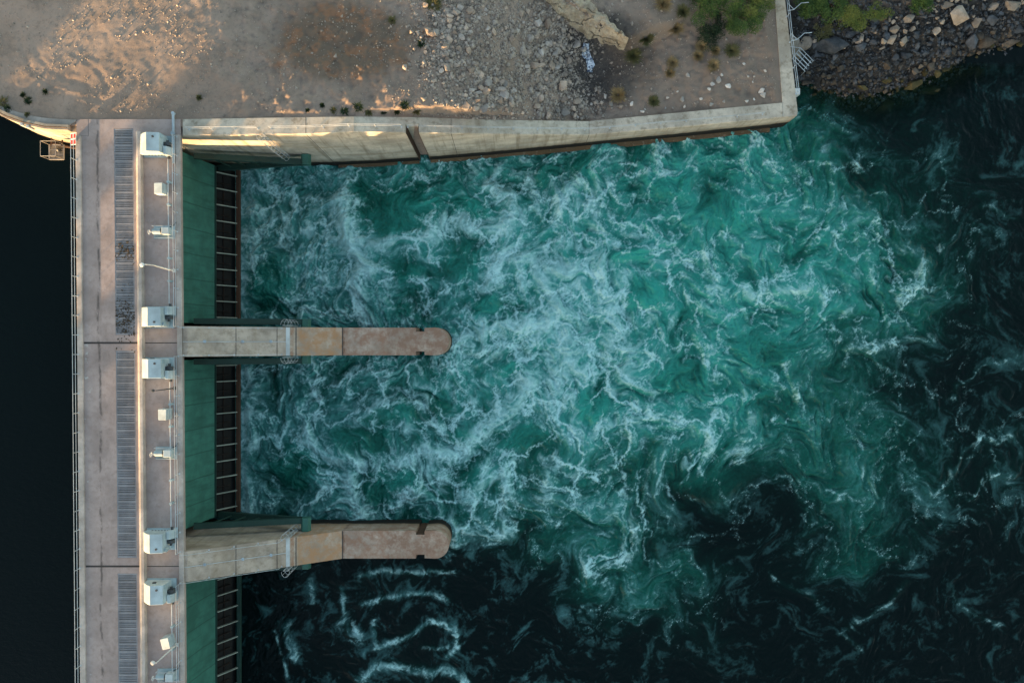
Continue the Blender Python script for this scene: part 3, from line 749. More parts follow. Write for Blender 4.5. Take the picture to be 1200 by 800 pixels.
for yj in (-.14, -22.0):
    b = MB(D); b.box(-41.95,-36.6,yj-.09,yj+.09,DZ+.001,DZ+.008); b.box(-35.92,-32.8,yj-.04,yj+.04,DZ+.001,DZ+.007)
    b.build('expansion_joint', M['joint'], bridge)
b = MB(D); b.box(-42.5,-41.3,20.105,20.125,DZ+.001,DZ+.006); b.box(-41.35,-41.32,20.12,21.75,DZ+.001,DZ+.006); b.build('expansion_joint', M['joint'], bridge)

# ---- gratings in the roadway
def grating(y0, y1, label):
    g = thing('deck_grating', D((-37.88, (y0+y1)/2, DZ)), label, 'grating', 'steel gratings let into the bridge deck')
    b = MB(D); w = .06
    b.box(-38.81,-38.81+w,y0,y1,13.82,DZ-.01); b.box(-36.95-w,-36.95,y0,y1,13.82,DZ-.01)
    b.box(-38.81+w,-36.95-w,y0,y0+w,13.82,DZ-.01); b.box(-38.81+w,-36.95-w,y1-w,y1,13.82,DZ-.01)
    b.build('frame', M['grate'], g)
    n = int(round((y1-y0-.12)/.76)); ph = (y1-y0-.12)/n
    yy = y0+.06; b = MB(D)
    for e in (yy+.01, yy+ph-.07): b.box(-38.74,-37.02,e,e+.06,13.86,DZ-.012)
    for k in range(15):
        x = -38.7+k*1.62/14; b.box(x,x+.035,yy+.07,yy+ph-.07,13.88,DZ-.016)
    for e in (.3, .52, .72): b.box(-38.74,-37.02,yy+ph*e,yy+ph*e+.05,13.9,DZ-.03)
    p = b.build('grate_panel', M['grate'], g)
    part_copies(p, [(-.0085*ph*k, ph*k, 0) for k in range(1, n)])
grating(*SLOTS[0], 'northern steel deck grating, the one with brown litter, beside the yellow lit wall')
grating(*SLOTS[1], 'clean steel deck grating in the bridge between the two pier joints')
grating(*SLOTS[2], 'southern steel deck grating cut off by the bottom edge of the photo')

def litter(px, py, lx, ly, n, label, seed):
    rr = random.Random(seed); b = MB(D); x0, y0, _ = W(px, py, DZ)
    for _ in range(n):
        x = x0+rr.gauss(0, lx*.5); y = y0+rr.gauss(0, ly*.5); s = rr.uniform(.03, .09)
        x = min(max(x, -38.75), -37.0)
        b.obox((x, y, DZ+rr.uniform(.0, .03)), s*rr.uniform(1, 2.6), s, s*.5, rr.uniform(0, 3), rr.uniform(-.4, .4))
    o = b.build('litter_pile', M['debris'], None); tag(o, label, 'litter', 'dry litter on the deck grating', kind='stuff')
litter(147, 295, 1.1, .8, 110, 'small brown scatter of dry litter midway along the northern grating', 4)
litter(147, 374, 1.2, 2.2, 260, 'longer brown spread of dry litter at the pier end of the northern grating', 9)

# ---- railings
def railing(name, label, group, path, h, step, mat, rails=(1.0, .52), r=.028, pr=.03, f=None, foot=True, posts_extra=()):
    f = f or (lambda p: p)
    pts = [Vector(f(p)) for p in path]
    mid = pts[len(pts)//2]
    g = thing(name, mid, label, 'railing', group)
    for k in rails:
        b = MB(); b.tube([p+Vector((0,0,h*k)) for p in pts], r, 6); b.build('rail', mat, g)
    L = [0]
    for a, c in zip(pts[:-1], pts[1:]): L.append(L[-1]+(c-a).length)
    n = max(2, int(round(L[-1]/step))+1); first = None
    for i in range(n):
        d = L[-1]*i/(n-1); k = 0
        while k < len(L)-2 and d > L[k+1]: k += 1
        p = pts[k].lerp(pts[k+1], (d-L[k])/max(L[k+1]-L[k], 1e-6))
        if first is None:
            b = MB(); b.tube([p, p+Vector((0,0,h))], pr, 6)
            if foot: b.obox((p.x, p.y, p.z+.012), .16, .16, .02)
            first = b.build('post', mat, g); p0 = p
        else: part_copies(first, [p-p0])
    return g
railing('bridge_railing', 'long pale railing on the reservoir side of the bridge deck', 'bridge railings', [(-42.42,y,DZ+.19) for y in (-43, 0, 19.6)], 1.0, 1.88, M['galv'], rails=(1.0, .5), r=.032, f=D)
railing('bridge_railing', 'pale bridge railing above the northern green gate', 'bridge railings', [(-32.62,y,DZ+.15) for y in (1.45, 10, 20.0)], 1.05, 1.9, M['galv'], r=.030, f=D)
railing('bridge_railing', 'pale bridge railing above the middle green gate, between the two piers', 'bridge railings', [(-32.62,y,DZ+.15) for y in (-20.55, -10, -1.45)], 1.05, 1.9, M['galv'], r=.030, f=D)
railing('bridge_railing', 'pale bridge railing above the southern green gate at the bottom edge', 'bridge railings', [(-32.62,y,DZ+.15) for y in (-42.5, -33, -23.6)], 1.05, 1.9, M['galv'], r=.030, f=D)

b = MB(D); b.tube([(-32.95,22.3,DZ+.14),(-32.95,20.3,DZ+.14)], .13, 10)
b.tube([(-32.95,20.3,DZ+.14),(-32.95,17.4,DZ+.14)], .13, 10); b.tube([(-32.95,22.3,DZ+.3),(-32.95,22.3,DZ-.1)], .15, 10); b.tube([(-32.95,20.3,DZ+.1),(-32.95,20.3,DZ+.36)], .2, 10)
tag(b.build('pale_pipe', M['pipe'], None, smooth=False), 'thick pale blue pipe lying along the bridge edge by the sunlit wall', 'pipe')

# ---- hoists that lift the gates
def hoist(yc, s, label):
    g = thing('gate_hoist', D((-34.6, yc, DZ)), label, 'hoist', 'hoist housings on the bridge deck')
    b = MB(D)
    b.prism_y([(-35.82,DZ+.1),(-35.82,DZ+.95),(-35.62,DZ+1.28),(-35.15,DZ+1.8),(-34.72,DZ+2.14),(-33.55,DZ+1.97),(-33.5,DZ+.1)], yc-.92, yc+.92)
    b.build('housing', M['white'], g, bevel=.04)
    b = MB(D); b.box(-35.9,-33.05,yc-1.05,yc+1.05,DZ+.003,DZ+.1); b.box(-33.06,-32.85,yc+s*.62-.5,yc+s*.62+.5,DZ+.003,DZ+.1); b.build('base_frame', M['bluegrey'], g)
    b = MB(D); b.prism_y([(-33.49,DZ+.1),(-33.49,DZ+1.3),(-33.2,DZ+1.25),(-32.95,DZ+.8),(-32.95,DZ+.1)], yc+s*.62-.42, yc+s*.62+.42); b.build('gearbox', M['white'], g, bevel=.05)
    b = MB(D); b.tube([(-33.25,yc+s*.1,DZ+.75),(-33.25,yc-s*.2,DZ+.75)], .42, 16); b.tube([(-33.25,yc+s*.16,DZ+.75),(-33.25,yc-s*.45,DZ+.75)], .13, 10); b.build('gear_wheel', M['darkmetal'], g)
    b = MB(D); b.tube([(-34.1,yc-s*.5,DZ+2.0),(-34.1,yc-s*.5,DZ+2.16)], .10, 10); b.build('filler_cap', M['darkmetal'], g)
    b = MB(D); b.tube([(-34.7,yc-s*.91,DZ+1.2),(-34.7,yc-s*1.0,DZ+1.2)], .2, 10); b.build('inspection_cap', M['darkmetal'], g)
    b = MB(D)
    for k in range(6):
        b.box(-35.2+k*.3,-35.05+k*.3,yc+s*.925,yc+s*.96,DZ+.5,DZ+.62)
    b.build('vent_row', M['darkmetal'], g)
    b = MB(D); b.tube([(-33.2,yc+s*1.03,DZ+.6),(-33.2,yc+s*1.3,DZ+.6)], .13, 10); b.build('shaft_coupling', M['darkmetal'], g)
    b = MB(D); b.box(-33.62,-33.5,yc-s*.9,yc-s*.5,DZ+1.2,DZ+1.75) if s < 0 else b.box(-33.49,-33.38,yc-s*.5,yc-s*.9,DZ+1.1,DZ+1.7); b.build('junction_box', M['bluegrey'], g)
hoist(19.04, -1, 'cream hoist housing at the north end of the bridge, its side lit yellow')
hoist(2.36, 1, 'cream hoist housing just above the joint at the straight rusty pier')
hoist(-2.6, -1, 'cream hoist housing just below the joint at the straight rusty pier')
hoist(-19.3, 1, 'cream hoist housing just above the joint at the bent pale pier')
hoist(-24.2, -1, 'cream hoist housing just below the joint at the bent pale pier')

def motor_unit(yc, label):
    g = thing('hoist_motor', D((-34, yc, DZ)), label, 'hoist motor', 'motor units on the bridge deck')
    b = MB(D); b.box(-34.95,-32.9,yc-.62,yc+.62,DZ+.003,DZ+.12); b.build('base_plate', M['bluegrey'], g)
    b = MB(D); b.box(-33.85,-33.1,yc-.3,yc+.42,DZ+.12,DZ+1.0); b.build('gearbox', M['white'], g, bevel=.06)
    b = MB(D); b.tube([(-34.75,yc+.05,DZ+.6),(-34.0,yc+.05,DZ+.6)], .3, 16); b.tube([(-34.85,yc+.05,DZ+.6),(-34.75,yc+.05,DZ+.6)], .22, 14); b.box(-34.6,-34.15,yc-.12,yc+.22,DZ+.12,DZ+.4); b.build('motor', M['bluegrey'], g)
    b = MB(D); b.tube([(-33.98,yc+.05,DZ+.6),(-33.86,yc+.05,DZ+.6)], .36, 16); b.build('brake_drum', M['darkmetal'], g)
    b = MB(D)
    ring = [(-35.12, yc-.05+.22*math.cos(a), DZ+.75+.22*math.sin(a)) for a in [2*math.pi*k/14 for k in range(15)]]
    b.tube(ring, .03, 5, False); b.tube([(-35.12,yc-.05,DZ+.75),(-34.8,yc-.05,DZ+.75)], .035, 6); b.bar((-35.12,yc-.27,DZ+.75),(-35.12,yc+.17,DZ+.75),.03,.03); b.build('handwheel', M['signwhite'], g)
    b = MB(D); b.bar((-34.85,yc-.55,DZ+.12),(-32.95,yc-.55,DZ+.12),.06,.5); b.bar((-34.8,yc+.55,DZ+.9),(-33,yc+.55,DZ+.9),.04,.04); b.bar((-34.8,yc+.55,DZ+.1),(-34.8,yc+.55,DZ+.9),.04,.04); b.bar((-33,yc+.55,DZ+.1),(-33,yc+.55,DZ+.9),.04,.04); b.build('guard_bar', M['galv'], g)
    b = MB(D); b.tube([(-33.3,yc+.5,DZ+.3),(-32.9,yc+.7,DZ+.3),(-32.7,yc+1.0,DZ+.25)], .05, 6); b.build('cable', M['darkmetal'], g)
motor_unit(10.65, 'gold lit hoist motor with gearbox and handwheel, midway along the northern bay')
motor_unit(-10.9, 'blue grey hoist motor with gearbox and handwheel, midway between the two piers')
motor_unit(-32.6, 'hoist motor half cut off by the bottom edge of the photo')

def shaft(y0, y1, label):
    g = thing('drive_shaft', D((-33.2, (y0+y1)/2, DZ)), label, 'drive shaft', 'drive shafts between hoists and motors')
    b = MB(D); b.tube([(-33.3,y0,DZ+.6),(-33.3,y1,DZ+.6)], .055, 8); b.build('shaft', M['galv'], g)
    n = 2
    for k in range(1, n+1):
        y = y0+(y1-y0)*k/(n+1); b = MB(D); b.box(-33.42,-33.18,y-.09,y+.09,DZ+.003,DZ+.7); b.build('bearing_block', M['bluegrey'], g)
shaft(11.1, 17.72, 'thin drive shaft from the yellow lit north hoist to the gold lit motor')
shaft(3.68, 10.3, 'thin drive shaft from the gold lit motor to the hoist above the rusty pier')
shaft(-10.45, -3.92, 'thin drive shaft from the hoist below the rusty pier to the blue grey motor')
shaft(-17.98, -11.25, 'thin drive shaft from the blue grey motor to the hoist above the bent pier')
shaft(-32.15, -25.52, 'thin drive shaft running from the hoist below the bent pier to the bottom edge')

def cabinet(xc, yc, label, rz):
    g = thing('control_cabinet', D((xc, yc, DZ)), label, 'cabinet', 'control cabinets on the bridge deck')
    b = MB(D)
    cr, sr = math.cos(rz), math.sin(rz)
    def q(x, y, z): return (xc+x*cr-y*sr, yc+x*sr+y*cr, DZ+z)
    vs = [q(-.42,-.52,.12),(q(.42,-.52,.12)),q(.42,.52,.12),q(-.42,.52,.12),q(-.42,-.52,1.25),q(.42,-.52,1.42),q(.42,.52,1.42),q(-.42,.52,1.25)]
    b.add(vs, [(0,3,2,1),(4,5,6,7),(0,1,5,4),(1,2,6,5),(2,3,7,6),(3,0,4,7)]); b.build('body', M['white'], g, bevel=.02)
    b = MB(D); p = q(-.435,0,.7); b.obox(p, .025, .9, 1.0, rz); b.build('door', M['signwhite'], g)
    b = MB(D); b.obox(q(0,0,.06), .9, 1.1, .12, rz); b.build('plinth', M['kerb'], g)
cabinet(-33.95, 14.75, 'white control cabinet standing alone between the north hoist and the gold lit motor', 0)
cabinet(-33.75, -7.05, 'white control cabinet between the rusty pier hoist and the blue grey motor', 0)
cabinet(-33.65, -29.1, 'white control cabinet below the bent pier, near the bottom edge', .25)

def lamp(x, y, h, label, mat, bend, headr):
    g = thing('lamp_post', D((x, y, DZ)), label, 'lamp post', 'lamp posts on the bridge deck')
    b = MB(D); b.obox((x,y,DZ+.18),.34,.34,.05); b.tube([(x,y,DZ+.01),(x,y+bend*.4,DZ+h*.4),(x,y+bend,DZ+h*.75),(x,y+bend*.3,DZ+h)], [.075,.065,.05,.045], 8); b.build('pole', mat, g)
    b = MB(D); b.tube([(x,y+bend*.3,DZ+h-.05),(x-.35,y+bend*.2,DZ+h+.05)], .035, 6); b.build('arm', mat, g)
    b = MB(D); b.tube([(x-.32,y,DZ+h-.06),(x-.32,y,DZ+h+.02),(x-.32,y,DZ+h+.12)], [headr,headr,headr*.6], 12); b.build('lamp_head', mat, g)
lamp(-32.95, 6.9, 6.3, 'tall cream lamp post with round head, leaning over the northern bay deck', M['signwhite'], .12, .2)
lamp(-33.0, -4.55, 4.2, 'short dark lamp post beside the hoist below the rusty pier', M['darkmetal'], .0, .14)
lamp(-33.05, -29.6, 4.6, 'pale lamp post near the bottom edge, over the southern cabinet', M['signwhite'], .0, .2)

# ================================================================== GATES
def gate(y0, y1, label, beam_mat, zd, pier_lo, pier_hi):
    g = thing('spillway_gate', (-33, (y0+y1)/2, zd), label, 'sluice gate', 'steel spillway gates between the piers')
    out = [(-34.3,10.6),(-33.95,8.2),(-33.6,5.6),(-33.15,3.3)]
    b = MB(); prof = [(x, z+zd) for x, z in out] + [(x-.12, z+zd) for x, z in out[::-1]]
    b.prism_y(prof, y0, y1); b.build('green_plate', M['green'], g)
    b = MB(); b.prism_y([(-33.42,3.28+zd),(-31.95,.2+zd),(-32.05,-1.2),(-33.6,3.28+zd)], y0+.02, y1-.02); b.build('skin_plate', M['black'], g)
    b = MB(); b.prism_y([(-31.62,.36+zd),(-31.2,.36+zd),(-31.2,.82+zd),(-31.62,.82+zd)], y0, y1); b.build('bottom_beam', beam_mat, g, bevel=.02)
    b = MB(); b.box(-33.2,-33.0,y0+.05,y1-.05,3.1+zd,3.28+zd); b.build('girder', M['green_dark'], g)
    b = MB(); b.bar((-32.65,y0+.1,1.9+zd),(-32.65,y1-.1,1.9+zd),.1,.1); b.build('stiffener', M['dark_rust'], g)
    n = 10; first = None; dy = (y1-y0-1.5)/(n-1)
    for k in range(n):
        y = y0+.75+dy*k
        if first is None:
            b = MB(); b.bar((-33.02,y,3.2+zd),(-31.55,y,.86+zd),.10,.30); first = b.build('rib', M['rib'], g)
            b = MB(); b.bar((-33.0,y+.7,2.7+zd),(-32.2,y+.7,1.2+zd),.05,.2); c = b.build('rib_web', M['dark_rust'], g)
        else:
            part_copies(first, [(0, dy*k, 0)])
            if k < n-1: part_copies(c, [(0, dy*k, 0)])
    for s, yy, yp in ((1, y1-.18, pier_hi), (-1, y0+.18, pier_lo)):
        T = (-22.3, yy, 5.6)
        for z in (8.4, 2.6):
            b = MB(); b.bar((-33.4 if z > 5 else -32.9,yy,z+zd), T, .60, .55); b.build('arm', M['green_dark'], g)
        b = MB()
        for k in range(5):
            f = (k+.6)/6; x = -33.2+f*10.6; hh = (1-f)*2.7
            b.bar((x,yy,5.6+hh*.98),(x+.9,yy,5.6-hh*.9),.12,.14)
        b.build('brace', M['green_dark'], g)
        b = MB(); e = yp-s*.02
        lo, hi = min(e, yy-s*.30), max(e, yy-s*.30)
        b.prism_y([(-22.8,5.0),(-21.95,5.0),(-21.8,5.6),(-22.0,6.1),(-22.6,6.15),(-22.85,5.8)], lo, hi); b.build('trunnion', M['trunnion'], g, bevel=.05)
gate(1.95, 19.62, 'raised green gate with rusty lip in the northern bay beside the yellow lit wall', M['rust'], 0, 1.46, 20.25)
gate(-19.55, -1.95, 'raised green gate with rusty lip in the bay between the two piers', M['rust'], 0, -20.53, -1.46)
gate(-41.7, -24.1, 'closed green gate with a green lip above dark still water in the southern bay', M['green_dark'], -.25, -43, -23.57)

# ================================================================== PIERS
def pier_top(x):
    if x <= -31.8: return 13.56 if x < -32.28 else 13.98
    if x < -18.4: return 13.98 + (5.5-13.98)*(x+31.8)/(-18.4+31.8)
    return 5.5
def pier(yc, label, nose_x):
    g = thing('concrete_pier', (-20, yc, 0), label, 'pier', 'concrete piers between the spillway bays')
    st = [(-42.35,1.5),(-32.29,1.5),(-32.27,1.5),(-31.8,1.5),(-27.3,1.5),(-23,1.5),(-18.4,1.5),(-14,1.5),(-10.45,1.5),(-10.45,1.08),(-9.5,1.08),(-9.5,1.46)]
    c = nose_x-1.52; st += [(c-.35,1.5)]
    st += [(c+1.52*math.sin(a), 1.52*math.cos(a)) for a in [R(d) for d in (0,12,24,36,48,58,67,75,82,87)]] + [(nose_x,.02)]
    b = MB(); vs = []; fs = []
    for x, hw in st:
        z = pier_top(x); vs += [(x,yc-hw,-6),(x,yc+hw,-6),(x,yc+hw,z),(x,yc-hw,z)]
    for i in range(len(st)-1):
        a = i*4; c2 = a+4
        for k in range(4): fs.append((a+k, a+(k+1) % 4, c2+(k+1) % 4, c2+k))
    fs.append((0,1,2,3)); e = (len(st)-1)*4; fs.append((e+3,e+2,e+1,e))
    b.add(vs, fs); o = b.build('pier_body', M['pier'], g)
    bm = bmesh.new(); bm.from_mesh(o.data); bmesh.ops.dissolve_degenerate(bm, edges=bm.edges, dist=1e-5); bm.normal_update(); bm.to_mesh(o.data); bm.free()
    sl = math.atan2(5.5-13.98, 13.4)
    for x, w, m in ((-23.45,.34,'galv'),(-22.72,.07,'joint'),(-18.42,.09,'joint'),(-24.4,.05,'joint'),(-27.9,.04,'joint')):
        z = pier_top(x)+.012; b = MB(); b.obox((x,yc,z),w/math.cos(sl),2.98,.02,0,-sl if x < -18.42 else 0); b.build('cover_plate' if m == 'galv' else 'joint_strip', M[m], g)
    for yy in (-1.02, 1.02):
        s = 1 if yy > 0 else -1
        b = MB(); b.box(-10.44,-9.51,yc+s*1.085-.02,yc+s*1.085+.02,-2,5.42); b.build('slot_liner', M['rust'], g)
pier(0.0, 'straight pier pointing right from the bridge, its rounded end rusty brown', -6.85)
pier(-22.05, 'bent looking pale pier below the rusty one, water dark on its lower side', -6.85)

def pier_rails(yc, word):
    for s, side in ((1, 'upper'), (-1, 'lower')):
        path = [(x, yc+s*1.36, pier_top(x)+.01) for x in (-32.2,-31.8,-28,-24.0)]
        railing('pier_railing', f'thin sloping handrail on the {side} edge of the {word} pier', 'pier handrails', path, .95, 2.3, M['galv'], rails=(1.0,), r=.022, pr=.022)
    g = thing('cable_conduit', (-28, yc, pier_top(-28)), f'thin pale conduit down the middle of the {word} pier', 'conduit', 'conduits along the piers')
    b = MB(); b.tube([(x, yc-.02, pier_top(x)+.06) for x in (-32.25,-31.8,-23.6)], .035, 6); b.build('conduit', M['galv'], g)
    for x in (-30.4,-27.3,-24.9):
        b = MB(); b.obox((x,yc,pier_top(x)+.09),.24,.26,.16); b.build('junction_box', M['pipe'], g)
pier_rails(0.0, 'straight rusty'); pier_rails(-22.05, 'bent pale')

# ---- caged ladders down to the trunnions
def ladder(x, y, s, z0, z1, label):
    """vertical caged ladder on a wall face at y, standing out to the side s"""
    g = thing('caged_ladder', (x, y, z0), label, 'ladder', 'caged steel ladders')
    for d in (-.24, .24):
        b = MB(); b.tube([(x+d,y+s*.15,z0),(x+d,y+s*.15,z1)], .028, 6); b.build('stile', M['galv'], g)
    n = int((z1-z0)/.42); first = None
    for k in range(n):
        if first is None: b = MB(); b.tube([(x-.24,y+s*.15,z0+.3),(x+.24,y+s*.15,z0+.3)], .016, 5); first = b.build('rung', M['galv'], g)
        else: part_copies(first, [(0,0,.42*k)])
    m = max(3, int((z1-z0-1)/.8)); first = None
    for k in range(m):
        z = z0+1+k*(z1-z0-1)/(m-1)
        if first is None:
            b = MB(); b.tube([(x+.42*math.cos(a), y+s*(.2+.58*math.sin(a)), z) for a in [math.pi*j/10 for j in range(11)]], .017, 5); first = b.build('hoop', M['galv'], g)
        else: part_copies(first, [(0,0,z-z0-1)])
    for a in (40, 90, 140):
        b = MB(); q = (x+.42*math.cos(R(a)), y+s*(.2+.58*math.sin(R(a)))); b.tube([(*q,z0+1),(*q,z1)], .016, 5); b.build('cage_strap', M['galv'], g)
ladder(-23.4, 1.5, 1, 4.2, 10.0, 'caged ladder on the upper side of the straight rusty pier')
ladder(-23.4, -1.5, -1, 4.2, 10.0, 'caged ladder on the lower side of the straight rusty pier')
ladder(-23.4, -20.55, 1, 4.8, 10.0, 'caged ladder on the upper side of the bent pale pier')
ladder(-23.4, -23.55, -1, 5.6, 9.8, 'caged ladder hanging over dark water on the lower side of the bent pier')
ladder(-24.3, 20.18, -1, 5.4, 15.0, 'long caged ladder down the pale training wall to the green bearing')

# ================================================================== WALLS
wall = thing('training_wall', (-6, 22, 0), 'long pale stained concrete wall along the top of the churning water', 'wall')
SL0, SL1 = -10.65, -9.35       # the stoplog slot
def on(tab, x, k): return float(np.interp(x, [p[0] for p in tab], [p[k] for p in tab]))
xs = sorted(set([p[0] for p in WALL_F] + [-38,-26.2,-12.8,-6.4,-32.26,SL0,SL1,14,25.6] + [p[0] for p in WALL_BK]))
xs = [x for x in xs if x <= 29.7]
def wstation(x, dy=0.0):
    return (x, on(WALL_F, x, 1)+dy, on(WALL_F, x, 2), on(WALL_BK, x, 1))
st = []
for x in xs:
    if x == SL0: st += [wstation(x), wstation(x, .8)]
    elif x == SL1: st += [wstation(x, .8), wstation(x)]
    elif SL0 < x < SL1: st += [wstation(x, .8)]
    else: st.append(wstation(x))
def wall_mesh(st):
    b = MB(); vs = []; fs = []
    for x, yf, z, yb in st: z = z if x > -32.28 else 13.57; vs += [(x,yf,-6),(x,yf,z-.10),(x,yf+.06,z),(x,yb,z),(x,yb,-6)]
    n = 5
    for i in range(len(st)-1):
        for k in range(n): fs.append((i*n+k, i*n+(k+1) % n, (i+1)*n+(k+1) % n, (i+1)*n+k))
    fs.append(tuple(range(n))); e = (len(st)-1)*n; fs.append(tuple(e+k for k in range(n-1,-1,-1)))
    b.add(vs, fs); return b
o = wall_mesh(st).build('wall_body', M['wall'], wall)
bm = bmesh.new(); bm.from_mesh(o.data); bmesh.ops.dissolve_degenerate(bm, edges=bm.edges, dist=1e-5); bm.to_mesh(o.data); bm.free()
# its end turns the corner and runs back along the bank
b = MB()
crn = [(29.72,24.61),(31.32,24.78),(31.42,25.2),(29.75,40),(28.7,40),(29.72,26.22)]
b.prism_z(crn, -6, 4.5); b.build('return_wall', M['wall'], wall, bevel=.05)
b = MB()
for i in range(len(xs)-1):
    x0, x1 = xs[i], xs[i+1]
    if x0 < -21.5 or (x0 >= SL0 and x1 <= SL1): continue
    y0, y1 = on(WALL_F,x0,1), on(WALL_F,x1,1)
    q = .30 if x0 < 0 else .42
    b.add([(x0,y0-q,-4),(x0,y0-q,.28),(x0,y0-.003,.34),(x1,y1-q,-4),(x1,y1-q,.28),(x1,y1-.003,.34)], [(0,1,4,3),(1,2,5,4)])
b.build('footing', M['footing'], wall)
b = MB(); x = SL0-.02; b.box(SL0+.02,SL0+.1,20.86,21.55,-2,12.0); b.box(SL1-.1,SL1-.02,20.95,21.6,-2,12.0); b.build('slot_liner', M['rust'], wall)
for x in (-20.2, -6.2, 8.4):
    b = MB(); yf, yb, z = on(WALL_F,x,1), on(WALL_BK,x,1), on(WALL_F,x,2)
    b.box(x-.025,x+.025,yf-.004,yf+.02,1,z-.1); b.add([(x-.025,yf+.06,z+.006),(x+.025,yf+.06,z+.006),(x+.025,yb,z+.006),(x-.025,yb,z+.006)],[(0,1,2,3)]); b.build('joint_line', M['joint'], wall)
b = MB(); b.prism_z([(31.37,32.2),(32.5,31.9),(31.6,40),(30.3,40)], -2, 2.6); b.build('side_ledge', M['wall'], wall, bevel=.04)

path = [(x, on(WALL_F,x,1)+.55, on(WALL_F,x,2)) for x in (-31.6,-26.0,-24.9)]
railing('wall_railing', 'sunlit handrail on the training wall between the bridge and the caged ladder', 'handrails on the training wall', path, 1.0, 2.4, M['galv'], r=.026, pr=.026)
path = [(x, on(WALL_F,x,1)+.55, on(WALL_F,x,2)) for x in (-23.6,-20,-15.5,-11.0)]
railing('wall_railing', 'sunlit handrail on the training wall from the caged ladder to the dark slot', 'handrails on the training wall', path, 1.0, 2.6, M['galv'], r=.026, pr=.026)
path = [(x, on(WALL_F,x,1)+.55, on(WALL_F,x,2)) for x in (-10.4,-9.9,-3,1.9,8.4,14,20,27.5)]
railing('wall_railing', 'long low handrail on the training wall right of the dark slot', 'handrails on the training wall', path, .8, 2.8, M['galv'], r=.022, pr=.022)
path = [(31.2,27.2,4.5),(30.45,33.5,4.5),(29.9,38.5,4.5)]
railing('wall_railing', 'pale handrail on the short end wall above the stone bank', 'handrails on the training wall', path, 1.0, 2.7, M['pipe'], r=.035, pr=.035)

# brackets standing off the end wall over the ledge
for k, (x, y, lab) in enumerate(((30.55,33.0,'lower forked pale bracket reaching over the ledge beside the end wall'),(30.2,36.3,'middle forked pale bracket reaching over the ledge beside the end wall'),(29.95,38.6,'forked pale bracket at the top edge beside the end wall'))):
    g = thing('forked_bracket', (x, y, 4.5), lab, 'bracket', 'forked brackets on the end wall')
    b = MB(); b.tube([(x+.1,y,4.5),(x+.75,y+.1,4.62),(x+1.5,y+.75,4.75),(x+2.3,y+.8,4.8)], .045, 6); b.build('arm', M['pipe'], g)
    b = MB(); b.tube([(x+.75,y+.1,4.62),(x+.1,y+.75,4.6)], .04, 6); b.build('fork', M['pipe'], g)

# steel frame leaning on the stones
g = thing('steel_ladder_frame', W(941,70,2.6), 'white steel ladder frame leaning from the end wall onto dark stones', 'ladder')
cx, cy, _ = W(941, 70, 2.6); a = R(-38)
def lf(u, v): return (cx+u*math.cos(a)-v*math.sin(a), cy+u*math.sin(a)+v*math.cos(a), 2.55-.25*u)
for v in (-.75, .75):
    b = MB(); b.tube([lf(-1.05,v), lf(1.05,v)], .045, 6); b.build('stile', M['galv'], g)
for v in (-.4, 0, .4):
    b = MB(); b.bar(lf(-1.0,v), lf(1.0,v), .10, .03); b.build('tread', M['galv'], g)
for u in (-1.05, -.1, .8):
    b = MB(); b.tube([lf(u,-.78), lf(u,.78)], .03, 6); b.build('crossbar', M['galv'], g)
b = MB(); p = lf(1.0,-.75); q = lf(1.0,.75)
for e in (p, q): b.tube([e, (e[0]+.1,e[1],float(ground_z(e[0]+.1,e[1]))-.1)], .03, 6)
b.tube([lf(-1.05,.75), (31.0, lf(-1.05,.75)[1], 3.2)], .03, 6); b.build('prop', M['galv'], g)

g = thing('white_meter_box', (31.75, 27.6, 2.5), 'white box with rounded lid fixed to the end wall above the water', 'meter box')
b = MB(); b.box(31.55,32.15,27.5,28.25,2.2,3.2); b.build('box', M['signwhite'], g, bevel=.08)
b = MB(); b.box(31.22,31.55,27.6,27.75,2.4,2.55); b.box(31.22,31.55,27.95,28.1,2.4,2.55); b.build('bracket', M['rust'], g)
b = MB(); b.tube([(31.85,27.7,.2),(31.85,27.7,2.2)], .06, 8); b.build('pipe', M['rust'], g)

# ---- forebay wall and its apron
fw = thing('forebay_wall', (-47, 21.3, DZ), 'curved concrete wall at the reservoir corner, its face lit bright yellow', 'wall')
b = MB(); vs = []; fs = []
for i, (x, y) in enumerate(FOREBAY):
    j0, j1 = max(i-1,0), min(i+1,len(FOREBAY)-1); dx, dy = FOREBAY[j1][0]-FOREBAY[j0][0], FOREBAY[j1][1]-FOREBAY[j0][1]
    L = math.hypot(dx,dy); nx, ny = -dy/L, dx/L
    if ny < 0: nx, ny = -nx, -ny
    zt = 14.22-.05*max(0, -50-x); zt = max(zt, 12.5)
    for off, z in ((-.25,5),(-.02,zt-.02),(0,zt),(.5,zt),(.5,5)): vs.append((x+nx*off, y+ny*off, z))
n = 5
for i in range(len(FOREBAY)-1):
    for k in range(n): fs.append((i*n+k, i*n+(k+1)%n, (i+1)*n+(k+1)%n, (i+1)*n+k))
fs.append(tuple(range(n))); e = (len(FOREBAY)-1)*n; fs.append(tuple(range(e, e+n)))
b.add(vs, fs); b.build('wall_body', M['forebay_wall'], fw)
b = MB(); b.tube([(x,y+.2,14.34) for x, y in FOREBAY[:5]], .045, 6); b.build('coping_pipe', M['rust'], fw)
b = MB(); b.tube([(-48.6,20.9,LAKE_Z-.2),(-47.0,20.45,LAKE_Z+.12),(-45.5,20.2,LAKE_Z+.12),(-43.5,20.1,LAKE_Z+.12)], .13, 8); b.build('waterline_beam', M['rust'], fw)
for x, y in ((-47.9,21.22),(-47.3,21.0)):
    b = MB(); b.box(x-.12,x+.12,y-.15,y+.12,13.3,14.3); b.build('bracket', M['galv'], fw)
b = MB()
ap = [(-32.32,21.76),(-42.5,21.76)]
